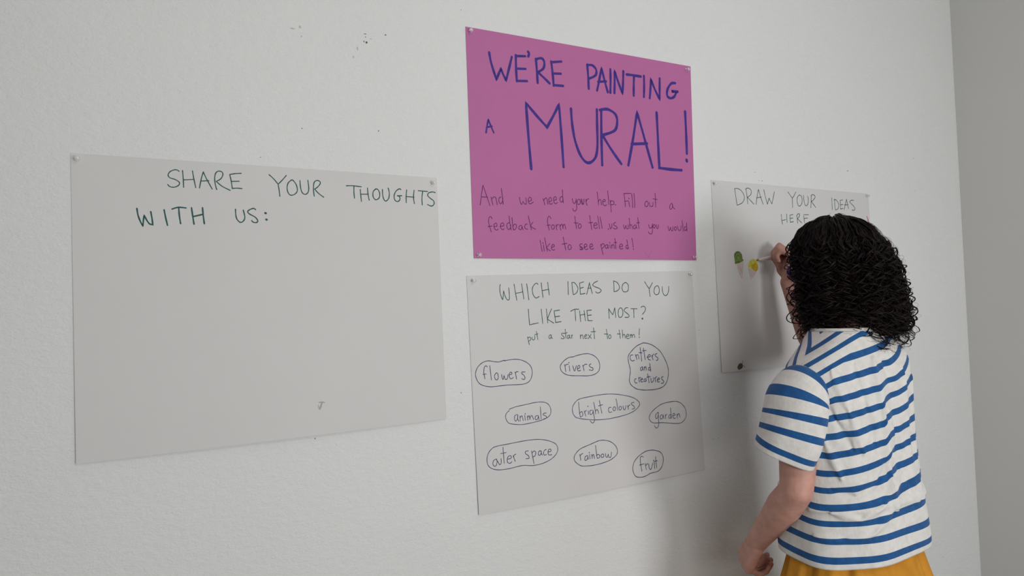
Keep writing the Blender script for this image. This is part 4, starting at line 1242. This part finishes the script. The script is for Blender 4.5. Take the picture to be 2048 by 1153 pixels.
# right arm reaches up to the poster
SR, ER, WR = V3(1.572, -0.405, 1.352), V3(1.680, -0.165, 1.345), V3(1.664, -0.082, 1.557)
chain(bm, [(V3(1.52, -0.42, 1.33), 0.052), (SR, 0.048), (SR.lerp(ER, 0.5), 0.046), (ER, 0.038), (ER.lerp(WR, 0.28), 0.0405), (ER.lerp(WR, 0.7), 0.031), (WR, 0.0240)])
TIP = V3(1.6225, -0.0022, 1.6275)
PD = V3(0.81, -0.56, 0.13).normalized()
GRIP = TIP + PD * 0.057
dR = V3(0.22, 0.02, 1.0).normalized()
nR = V3(-0.62, 0.78, 0.10)
nR = (nR - dR * nR.dot(dR)).normalized()
sR = dR.cross(nR)
if sR.y < 0:
    sR = -sR
cone(bm, WR + dR * 0.050 + sR * 0.016 + nR * 0.010, 0.015, GRIP + V3(0.010, -0.010, 0.0), 0.0115)
hand(bm, WR, dR, nR, sR, [(-4, 48, 88, 30), (-2, 54, 92, 40), (0, 62, 92, 48), (2, 66, 90, 50)],
     [WR + dR * 0.038 + sR * 0.022 + nR * 0.026, GRIP + V3(-0.004, -0.014, -0.026), GRIP + V3(-0.006, -0.004, -0.0125)])
# legs
for sx in (-1, 1):
    hpj, kn, an = V3(PX + sx * 0.080, PY, 0.86), V3(PX + sx * 0.10, PY + 0.012, 0.46), V3(PX + sx * 0.105, PY - 0.015, 0.085)
    chain(bm, [(hpj, 0.082), (hpj.lerp(kn, 0.5), 0.068), (kn, 0.052), (kn.lerp(an, 0.3), 0.054), (kn.lerp(an, 0.75), 0.036), (an, 0.034)])
    cone(bm, an + V3(0, -0.01, -0.035), 0.035, an + V3(sx * 0.02, 0.12, -0.052), 0.026)
me = bpy.data.meshes.new('body')
bm.to_mesh(me)
bm.free()
body = bpy.data.objects.new('body', me)
COL.objects.link(body)
rm = body.modifiers.new('fuse', 'REMESH')
rm.mode = 'VOXEL'
rm.voxel_size = 0.0031
sm_ = body.modifiers.new('soften', 'SMOOTH')
sm_.factor = 0.5
sm_.iterations = 5
dg = bpy.context.evaluated_depsgraph_get()
nm_ = bpy.data.meshes.new_from_object(body.evaluated_get(dg))
body.modifiers.clear()
body.data = nm_
bpy.data.meshes.remove(me)
nm_.name = 'body'
nm_.materials.clear()
nm_.materials.append(M['skin'])
nm_.polygons.foreach_set('use_smooth', [True] * len(nm_.polygons))
body.parent = person
body.matrix_parent_inverse = Matrix.Translation(-person.location)

for sx in (-1, 1):
    b = bmesh.new()
    ball(b, hp(sx * 0.032, 0.0775, -0.001), 0.0125, 3)
    e = bm_obj('eye', b, M['eye'], body)
    e.matrix_parent_inverse = Matrix.Identity(4)
    b = bmesh.new()
    ball(b, hp(sx * 0.032, 0.0865, -0.001), 0.0052, 2, (1, 0.9, 1), HR)
    e = bm_obj('iris', b, M['iris'], body)
    e.matrix_parent_inverse = Matrix.Identity(4)
b = bmesh.new()
ball(b, hp(0, 0.0895, -0.0525), 0.017, 3, (1.1, 0.22, 0.20), HR)
ball(b, hp(0, 0.0895, -0.0595), 0.015, 3, (1.0, 0.26, 0.25), HR)
e = bm_obj('mouth', b, M['lips'], body)
e.matrix_parent_inverse = Matrix.Identity(4)


# ---- t-shirt
PER = 0.0388


def grid_mesh(name, P, s, parent, m, closed=True, thick=0.0022):
    """P (nv, nu, 3) rings; s (nv, nu) stripe phase"""
    nv, nu = P.shape[:2]
    faces = []
    for j in range(nv - 1):
        for i in range(nu if closed else nu - 1):
            k = (i + 1) % nu
            faces.append((j * nu + i, j * nu + k, (j + 1) * nu + k, (j + 1) * nu + i))
    o = mesh_obj(name, P.reshape(-1, 3), faces, m, parent)
    if s is not None:
        at = o.data.attributes.new('stripe', 'FLOAT', 'POINT')
        at.data.foreach_set('value', s.reshape(-1).astype(np.float32))
    if thick:
        so = o.modifiers.new('cloth', 'SOLIDIFY')
        so.thickness = thick
        so.offset = -1
    return o


def sstep(a, b, x):
    t = np.clip((x - a) / (b - a), 0, 1)
    return t * t * (3 - 2 * t)


def sub(nm, P, s):
    return grid_mesh(nm, P, s, None, M['jersey'])


TOR = np.array([  # z, half width, half depth, centre shift back
    (0.936, 0.1880, 0.1240, 0.000), (0.955, 0.1890, 0.1250, 0.000), (1.00, 0.1840, 0.1220, 0.000), (1.08, 0.1740, 0.1150, 0.000),
    (1.16, 0.1690, 0.1100, 0.000), (1.24, 0.1690, 0.1050, 0.001), (1.29, 0.1740, 0.1010, 0.002), (1.325, 0.1790, 0.0950, 0.003),
    (1.350, 0.1720, 0.0890, 0.003), (1.375, 0.1440, 0.0830, 0.003), (1.399, 0.1110, 0.0770, 0.002), (1.417, 0.0890, 0.0730, 0.000), (1.429, 0.0780, 0.0690, 0.000)])
arc = np.concatenate([[0], np.cumsum(np.hypot(np.diff(TOR[:, 0]), np.diff(TOR[:, 1])))])
NVt, NUt = 190, 300
tt = np.linspace(0, arc[-1], NVt)
def spl(x, xs, ys):
    # monotone-ish smooth interpolation: linear, then blurred
    y = np.interp(x, xs, ys)
    k = np.ones(9) / 9
    yp = np.pad(y, 4, mode='reflect', reflect_type='odd')
    return np.convolve(yp, k, 'valid')
zt, at_, bt, ct = [spl(tt, arc, TOR[:, k]) for k in range(4)]
ph = np.linspace(-math.pi, math.pi, NUt, endpoint=False)
PHI, Z = np.meshgrid(ph, zt)
A, B, CY = at_[:, None], bt[:, None], ct[:, None]
ex = 2 / 2.35
cx_, sy_ = np.cos(PHI), np.sin(PHI)
ux, uy = np.sign(cx_) * np.abs(cx_) ** ex, np.sign(sy_) * np.abs(sy_) ** ex
deg = np.degrees(PHI)


def ridge(path, width, amp):
    """a crease along a polyline of (azimuth deg, z): positive amp stands out"""
    out = np.zeros_like(Z)
    px = np.array(path, float)
    X, Y = deg * 0.0030, Z
    best = np.full_like(Z, 9.0)
    for (a0, z0), (a1, z1) in zip(px, px[1:]):
        x0, x1 = a0 * 0.0030, a1 * 0.0030
        L2 = (x1 - x0) ** 2 + (z1 - z0) ** 2
        t = np.clip(((X - x0) * (x1 - x0) + (Y - z0) * (z1 - z0)) / L2, 0, 1)
        dist = np.hypot(X - x0 - t * (x1 - x0), Y - z0 - t * (z1 - z0))
        taper = 0.25 + 0.75 * np.sin(np.pi * np.clip(t, 0.05, 0.95))
        best = np.minimum(best, dist / taper)
    return amp * np.exp(-(best / width) ** 2)


fold = 0.0035 * np.sin(PHI * 7 + 9 * Z) * sstep(1.18, 0.95, Z) + 0.0022 * np.sin(PHI * 4 - 14 * Z + 1)
fold += ridge([(-98, 1.37), (-97, 1.25), (-95, 1.12), (-93, 1.04)], 0.012, 0.0070)
fold += ridge([(-88, 1.36), (-86, 1.20), (-86, 1.10)], 0.014, -0.0070)
fold += ridge([(-72, 1.33), (-72, 1.18), (-74, 1.05)], 0.016, 0.0045)
fold += ridge([(-150, 1.05), (-125, 1.035), (-105, 1.06), (-85, 1.12)], 0.010, 0.0075)
fold += ridge([(-150, 1.095), (-128, 1.080), (-108, 1.105), (-90, 1.16)], 0.010, -0.0065)
fold += ridge([(-165, 1.00), (-140, 0.992), (-115, 1.005), (-95, 1.05)], 0.010, 0.0060)
fold += ridge([(-172, 1.30), (-155, 1.20), (-140, 1.12)], 0.014, 0.0060)
fold += ridge([(-160, 1.32), (-142, 1.24), (-128, 1.18)], 0.012, -0.0060)
fold += ridge([(-140, 1.35), (-128, 1.26), (-118, 1.17)], 0.013, 0.0045)
fold += ridge([(-118, 1.36), (-112, 1.27), (-108, 1.19)], 0.012, -0.0040)
fold += ridge([(150, 1.12), (170, 1.08), (-170, 1.05)], 0.013, 0.0055)
fold += ridge([(-50, 1.30), (-60, 1.18), (-68, 1.05)], 0.018, 0.0050)
fold *= sstep(1.42, 1.38, Z)
rad = 1 + fold / np.maximum(0.05, np.hypot(A * ux, B * uy))
X = PX + A * ux * rad
Y = PY - CY + B * uy * rad
# the raised right arm lifts its shoulder, the hem sags a little in the middle of the back
liftR = 0.030 * sstep(0.02, 0.18, X - PX) * sstep(1.12, 1.36, Z)
Zs = Z + liftR - 0.004 * np.sin(PHI * 2 + 0.5) * sstep(1.0, 0.936, Z)
P = np.stack([X, Y, Zs], -1)
# stripe phase: height on the flat panel, running over the shoulders along the cloth
back = np.clip((PY - CY - Y) / 0.15, -1, 1)
over = sstep(1.22, 1.36, Z)
ref = 0.068
dy = np.where(Y < PY - CY, np.maximum(0, ref - (PY - CY - Y)), np.maximum(0, ref - (Y - (PY - CY))))
s = (Z - 0.936) + over * dy * 0.95
s -= 0.20 * (X - PX + 0.05) * sstep(0.96, 1.15, Z) * sstep(0.06, -0.06, Y - PY)   # cloth drawn up by the lifted arm
s -= 0.008 * sstep(-99, -95, deg) * sstep(-40, -75, deg) * sstep(1.05, 1.12, Z) * sstep(1.33, 1.28, Z)
s = s / PER + 0.02
shirt = grid_mesh('t_shirt', P, s, person, M['jersey'])
tag(shirt, 'loose white t-shirt with blue horizontal stripes')


def tube(path, rad, nu=120, nv=90, squash=1.0, wob=0.0, seed=0, up=(0, -1, 0)):
    pts = np.array(path, float)
    sarc = np.concatenate([[0], np.cumsum(np.linalg.norm(np.diff(pts, axis=0), axis=1))])
    t = np.linspace(0, sarc[-1], nv)
    C = np.stack([spl(t, sarc, pts[:, k]) for k in range(3)], -1)
    R = spl(t, sarc, np.array(rad))
    T = np.gradient(C, axis=0)
    T /= np.linalg.norm(T, axis=1)[:, None]
    U = np.array(up, float)[None] - (T @ np.array(up, float))[:, None] * T
    U /= np.linalg.norm(U, axis=1)[:, None]
    W = np.cross(T, U)
    th = np.linspace(0, 2 * math.pi, nu, endpoint=False)
    r = R[:, None] * np.ones(nu)[None]
    if wob:
        q = sstep(0.1, 1, t / t[-1])[:, None]
        r = r + wob * q * (np.sin(3 * th + seed + 8 * t[:, None]) + 0.6 * np.sin(5 * th - 1.3 * seed - 20 * t[:, None]))
    P = C[:, None] + (U[:, None] * np.cos(th)[None, :, None] * squash + W[:, None] * np.sin(th)[None, :, None]) * r[..., None]
    return P, (t[-1] - t)[:, None] * np.ones(nu)[None], th


def sleeve(path, rad, seed, label=None):
    P, fromhem, th = tube(path, rad, squash=1.06, wob=0.0026, seed=seed)
    o = grid_mesh('sleeve', P, fromhem / 0.0365 + 0.02, shirt, M['jersey'])
    return o


sleeve([(1.320, -0.425, 1.318), (1.298, -0.425, 1.318), (1.272, -0.425, 1.306), (1.254, -0.424, 1.280), (1.245, -0.424, 1.245), (1.232, -0.420, 1.20), (1.222, -0.408, 1.162)],
       [0.025, 0.046, 0.058, 0.0635, 0.0645, 0.0640, 0.0625], 1.0)
sleeve([(1.52, -0.420, 1.365), (1.545, -0.420, 1.366), (1.574, -0.405, 1.364), (1.608, -0.345, 1.360), (1.636, -0.28, 1.354), (1.648, -0.25, 1.351)],
       [0.026, 0.048, 0.058, 0.060, 0.063, 0.064], 2.2)
# neck band
th = np.linspace(0, 2 * math.pi, 80, endpoint=False)
ring = []
for q in np.linspace(0, 2 * math.pi, 14, endpoint=False):
    ring.append(np.stack([PX + 0.004 + (0.077 + 0.003 * math.cos(q)) * np.cos(th), PY + (0.069 + 0.003 * math.cos(q)) * np.sin(th), 1.430 + 0.006 * math.sin(q) + 0 * th], -1))
ring.append(ring[0])
grid_mesh('collar', np.array(ring), np.zeros((15, 80)), shirt, M['jersey'], thick=0)

# ---- gathered mustard skirt, its waist hidden under the shirt
zt2 = np.linspace(1.02, 0.30, 120)
PH2, Z2 = np.meshgrid(np.linspace(-math.pi, math.pi, 360, endpoint=False), zt2)
dn = (1.02 - Z2)
a2 = np.interp(Z2, [0.3, 0.6, 0.85, 0.93, 1.02], [0.28, 0.245, 0.196, 0.172, 0.150])
b2 = np.interp(Z2, [0.3, 0.6, 0.85, 0.93, 1.02], [0.21, 0.18, 0.137, 0.114, 0.103])
pl = 0.0042 * np.sin(PH2 * 13 + 1.2 * np.sin(PH2 * 3)) + 0.004 * np.sin(PH2 * 9 + 0.8) + 0.003 * np.sin(PH2 * 22 + 2)
amp = np.interp(dn, [0, 0.1, 0.3, 0.7], [0.5, 1.0, 1.4, 2.4])
rr = 1 + pl * amp / 0.17
P2 = np.stack([PX + a2 * np.cos(PH2) * rr, PY + b2 * np.sin(PH2) * rr, Z2], -1)
sk = grid_mesh('skirt', P2[::-1], None, person, M['mustard'], thick=0.002)
tag(sk, 'mustard yellow cloth below the t-shirt hem, falling in vertical folds')

# ---- shoes
for sx in (-1, 1):
    b = bmesh.new()
    an = V3(PX + sx * 0.105, PY - 0.015, 0.0)
    cone(b, an + V3(0, -0.025, 0.042), 0.040, an + V3(sx * 0.012, 0.06, 0.040), 0.038)
    cone(b, an + V3(sx * 0.012, 0.06, 0.040), 0.038, an + V3(sx * 0.024, 0.135, 0.030), 0.030)
    cone(b, an + V3(0, -0.025, 0.042), 0.040, an + V3(0, -0.012, 0.085), 0.040)
    for v in b.verts:
        v.co.z = max(v.co.z, 0.0)
    bm_obj('shoe', b, M['shoe'], person)

# ---- blue wristwatch on the drawing arm
wx = (WR - ER).normalized()
wc = V3(1.650, -0.104, 1.580)
b = bmesh.new()
out = V3(0.57, -0.82, 0.0)
out = (out - wx * out.dot(wx)).normalized()
sid = wx.cross(out)
bmesh.ops.create_cube(b, size=1)
bmesh.ops.bevel(b, geom=b.edges[:], offset=0.25, segments=4, affect='EDGES')
for v in b.verts:
    c = v.co.copy()
    v.co = wc + out * (c.z * 0.016) + sid * c.x * 0.032 + wx * c.y * 0.040
watch = bm_obj('wristwatch', b, M['blue_plastic'], person)
tag(watch, 'blue wristwatch on the raised wrist')

# ---- white felt pen in the raised hand
pen = empty('felt_pen', tuple(TIP))
tag(pen, 'white felt pen held in the raised hand, its tip on the yellow drawing', 'pen')


def pen_part(nm, prof, m):
    v, f = lathe(prof, 24)
    q = Vector((0, -1, 0)).rotation_difference(PD).to_matrix()
    o = mesh_obj(nm, [TIP + q @ Vector(p) for p in v], f, M[m], pen)
    return o


pen_part('nib', [(0.0010, 0.0), (0.0020, 0.001), (0.0027, 0.005), (0.0027, 0.008)], 'ochre_felt')
pen_part('barrel', [(0.0028, 0.0060), (0.0042, 0.010), (0.0054, 0.022), (0.0066, 0.034), (0.0068, 0.10), (0.0068, 0.128), (0.0058, 0.131), (0.003, 0.132)], 'white_plastic')

# ---- hair: sleek at the crown, loosening into spirals
HBX, HBY = 1.474, -0.392
ENV = np.array([  # z, radius, drift towards the back
    (1.697, 0.0, -0.014), (1.693, 0.030, -0.013), (1.683, 0.055, -0.012), (1.667, 0.075, -0.010), (1.634, 0.096, -0.007), (1.586, 0.107, -0.002),
    (1.538, 0.110, 0.004), (1.490, 0.112, 0.009), (1.450, 0.109, 0.013), (1.415, 0.101, 0.015), (1.388, 0.092, 0.015)])
earc = np.concatenate([[0], np.cumsum(np.hypot(np.diff(ENV[:, 0]), np.diff(ENV[:, 1])))])
FACE = math.atan2(0.97, 0.24)                     # azimuth the face looks along


def angdiff(a, b):
    return (a - b + math.pi) % (2 * math.pi) - math.pi


def env(s, az, lay):
    z = np.interp(s, earc, ENV[:, 0])
    r = np.interp(s, earc, ENV[:, 1]) * lay
    # swept back from the cheek on the left side of the face
    r = r * (1 - 0.21 * np.exp(-(angdiff(az, 2.18) / 0.5) ** 2) * sstep(0.11, 0.20, s))
    k = np.interp(s, earc, ENV[:, 2])
    z = z - (1 - lay) * 0.10 * np.clip(1 - s / 0.12, 0, 1)
    return np.stack([HBX + 0.57 * k + r * np.cos(az), HBY - 0.82 * k + r * np.sin(az), z], -1)


hv, hf = [], []
nvert = 0


def add_fibre(C, r0, r1):
    global nvert
    n = len(C)
    T = np.gradient(C, axis=0)
    T /= np.maximum(1e-9, np.linalg.norm(T, axis=1))[:, None]
    U = np.cross(T, np.array([0.31, 0.42, 0.85]))
    U /= np.maximum(1e-9, np.linalg.norm(U, axis=1))[:, None]
    W = np.cross(T, U)
    R = np.linspace(r0, r1, n)[:, None]
    ring = [C + (U * math.cos(q) + W * math.sin(q)) * R for q in (0, 2.094, 4.189)]
    hv.append(np.stack(ring, 1).reshape(-1, 3))
    i = np.arange(n - 1)[:, None] * 3 + nvert
    for k in range(3):
        a, b = k, (k + 1) % 3
        hf.append(np.concatenate([i + a, i + b, i + 3 + b, i + 3 + a], 1))
    nvert += n * 3


def lock(az, s0, s1, lay, amp, pitch, nf, fr, spread, hand_, twist=0.0):
    n = max(16, int((s1 - s0) / (0.0036 if amp < 0.004 else 0.0019)))
    s = np.linspace(s0, s1, n)
    u = (s - s0) / (s1 - s0)
    wander = 0.05 * np.sin(s * 22 + az * 5) + twist * u
    L = lay * (1 + 0.03 * np.sin(s * 35 + az * 9))
    C = env(s, az + wander, L)
    T = np.gradient(C, axis=0)
    T /= np.linalg.norm(T, axis=1)[:, None]
    O = np.stack([np.cos(az + wander), np.sin(az + wander), 0.25 + 0 * s], -1)
    O -= (O * T).sum(1)[:, None] * T
    O /= np.linalg.norm(O, axis=1)[:, None]
    W = np.cross(T, O)
    a = amp * sstep(0.085, 0.19, s) * (0.55 + 0.6 * u) + 0.0012
    p0 = RNG.uniform(0, 6.28)
    th = p0 + hand_ * 2 * math.pi * (s - s0) / pitch * (0.85 + 0.25 * u)
    core = C + (O * np.cos(th)[:, None] * 0.9 + W * np.sin(th)[:, None]) * a[:, None]
    for k in range(nf):
        q, e = RNG.uniform(0, 6.28), spread * math.sqrt(RNG.uniform(0.05, 1))
        ph_ = q + s * RNG.uniform(-30, 30)
        off = (O * np.cos(ph_)[:, None] + W * np.sin(ph_)[:, None]) * e * (0.6 + 0.9 * u)[:, None]
        m = n if k == 0 else int(n * RNG.uniform(0.82, 1.0))
        add_fibre((core + off)[:m], fr, fr * 0.55)


smax = earc[-1]


def end_for(az):
    # longer over the front and back, a notch over the nape on the near side
    near = angdiff(az, math.atan2(-0.57, -0.82))
    e = smax - 0.026 - 0.014 * math.exp(-(near / 0.7) ** 2) + 0.004 * math.exp(-(angdiff(az, 2.7) / 0.6) ** 2)
    return e


smax = earc[-1]
NL = 0
while NL < 420:
    az = RNG.uniform(-math.pi, math.pi)
    fd = abs(angdiff(az, FACE))
    if fd < 0.62:
        continue
    lay = RNG.choice([RNG.uniform(1.02, 1.09), RNG.uniform(0.95, 1.02), RNG.uniform(0.84, 0.96), RNG.uniform(0.72, 0.86)], p=[0.14, 0.40, 0.30, 0.16])
    s0 = RNG.choice([RNG.uniform(0.005, 0.03), RNG.uniform(0.03, 0.14), RNG.uniform(0.14, 0.22)], p=[0.5, 0.3, 0.2])
    s1 = min(smax, end_for(az) - abs(RNG.normal(0, 0.030)) + (RNG.uniform(0.008, 0.022) if RNG.uniform() < 0.14 else 0))
    if fd < 0.95:
        s1 -= 0.03
    if s1 - s0 < 0.08:
        continue
    lock(az, s0, s1, lay, RNG.uniform(0.005, 0.0115) * (1.35 if lay > 1.0 else 1.0), RNG.uniform(0.032, 0.052), 7, RNG.uniform(0.0009, 0.0014), RNG.uniform(0.0014, 0.0034), RNG.choice([-1, 1]), RNG.uniform(-0.25, 0.25))
    NL += 1
# sleek crown: fine hairs lying close to the skull
for _ in range(700):
    az = RNG.uniform(-math.pi, math.pi)
    lock(az, RNG.uniform(0.0, 0.02), RNG.uniform(0.11, 0.19), RNG.uniform(0.93, 1.0), 0.002, 0.05, 1, 0.0009, 0.0, 1, RNG.uniform(-0.4, 0.4))
# loose single curls and frizz standing off the outline
for _ in range(190):
    az = RNG.uniform(-math.pi, math.pi)
    if abs(angdiff(az, FACE)) < 0.5:
        continue
    s0 = RNG.uniform(0.08, 0.30)
    lock(az, s0, min(smax, s0 + RNG.uniform(0.07, 0.16)), RNG.uniform(0.99, 1.06), RNG.uniform(0.012, 0.021), RNG.uniform(0.040, 0.065), 3, 0.0010, 0.0016, RNG.choice([-1, 1]), RNG.uniform(-0.5, 0.5))
for k in range(14):
    s0 = RNG.uniform(0.05, 0.085)
    lock(RNG.uniform(1.9, 2.8), s0, s0 + RNG.uniform(0.10, 0.14), RNG.uniform(1.02, 1.16), RNG.uniform(0.014, 0.020), RNG.uniform(0.036, 0.05), 5, 0.0010, 0.0016, RNG.choice([-1, 1]), RNG.uniform(-0.2, 0.2))
for k in range(34):
    s0 = RNG.uniform(0.22, 0.27)
    lock(RNG.uniform(-3.5, -0.9), s0, smax - RNG.uniform(0.004, 0.040), RNG.uniform(0.90, 1.02), RNG.uniform(0.010, 0.017), RNG.uniform(0.034, 0.048), 5, 0.0010, 0.0018, RNG.choice([-1, 1]), RNG.uniform(-0.2, 0.2))
for k in range(38):
    s0 = RNG.uniform(0.09, 0.27)
    lock(RNG.uniform(1.85, 2.7) if k < 14 else RNG.uniform(-1.5, -0.4), s0, min(smax - 0.02, s0 + RNG.uniform(0.10, 0.18)), RNG.uniform(1.10, 1.30) if k < 14 else RNG.uniform(1.03, 1.14), RNG.uniform(0.015, 0.021), RNG.uniform(0.040, 0.055), 4, 0.0011, 0.0014, RNG.choice([-1, 1]), RNG.uniform(-0.2, 0.2))
for _ in range(680):
    az = RNG.uniform(-math.pi, math.pi)
    if abs(angdiff(az, FACE)) < 0.5:
        continue
    s0 = RNG.uniform(0.02, 0.33)
    lock(az, s0, min(smax, s0 + RNG.uniform(0.05, 0.12)), RNG.uniform(1.0, 1.16), RNG.uniform(0.006, 0.02), RNG.uniform(0.02, 0.05), 1, 0.00032, 0.0, RNG.choice([-1, 1]), RNG.uniform(-0.6, 0.6))
# the dense mass beneath, open at the face
cs, ca = np.linspace(0.0, 0.285, 64), np.linspace(FACE + 0.72, FACE + 2 * math.pi - 0.72, 110)
CP = np.array([[env(np.array(a), b, 0.80 + 0.025 * math.sin(b * 13 + a * 40) + 0.02 * math.sin(b * 7 - a * 70) + (0.17 if a < 0.05 else 0.12 + 0.05 * max(0, 1 - (a - 0.05) / 0.03) if a < 0.12 else 0.12 * max(0, 1 - (a - 0.12) / 0.08))) for b in ca] for a in cs])
n0 = nvert
hv.append(CP.reshape(-1, 3))
nu_ = len(ca)
jj, ii = np.meshgrid(np.arange(len(cs) - 1), np.arange(nu_ - 1), indexing='ij')
base = (jj * nu_ + ii).reshape(-1, 1) + n0
hf.append(np.concatenate([base, base + 1, base + nu_ + 1, base + nu_], 1))
nvert += len(cs) * nu_
V_ = np.concatenate(hv).astype(np.float32)
F_ = np.concatenate(hf).astype(np.int32)
me = bpy.data.meshes.new('hair')
me.vertices.add(len(V_))
me.vertices.foreach_set('co', V_.reshape(-1))
me.loops.add(F_.size)
me.loops.foreach_set('vertex_index', F_.reshape(-1))
me.polygons.add(len(F_))
me.polygons.foreach_set('loop_start', np.arange(len(F_), dtype=np.int32) * 4)
me.update(calc_edges=True)
me.polygons.foreach_set('use_smooth', np.ones(len(F_), dtype=bool))
me.materials.append(M['hair'])
hair = bpy.data.objects.new('hair', me)
COL.objects.link(hair)
hair.parent = person
hair.matrix_parent_inverse = Matrix.Translation(-person.location)
tag(hair, 'shoulder length dark brown curly hair')
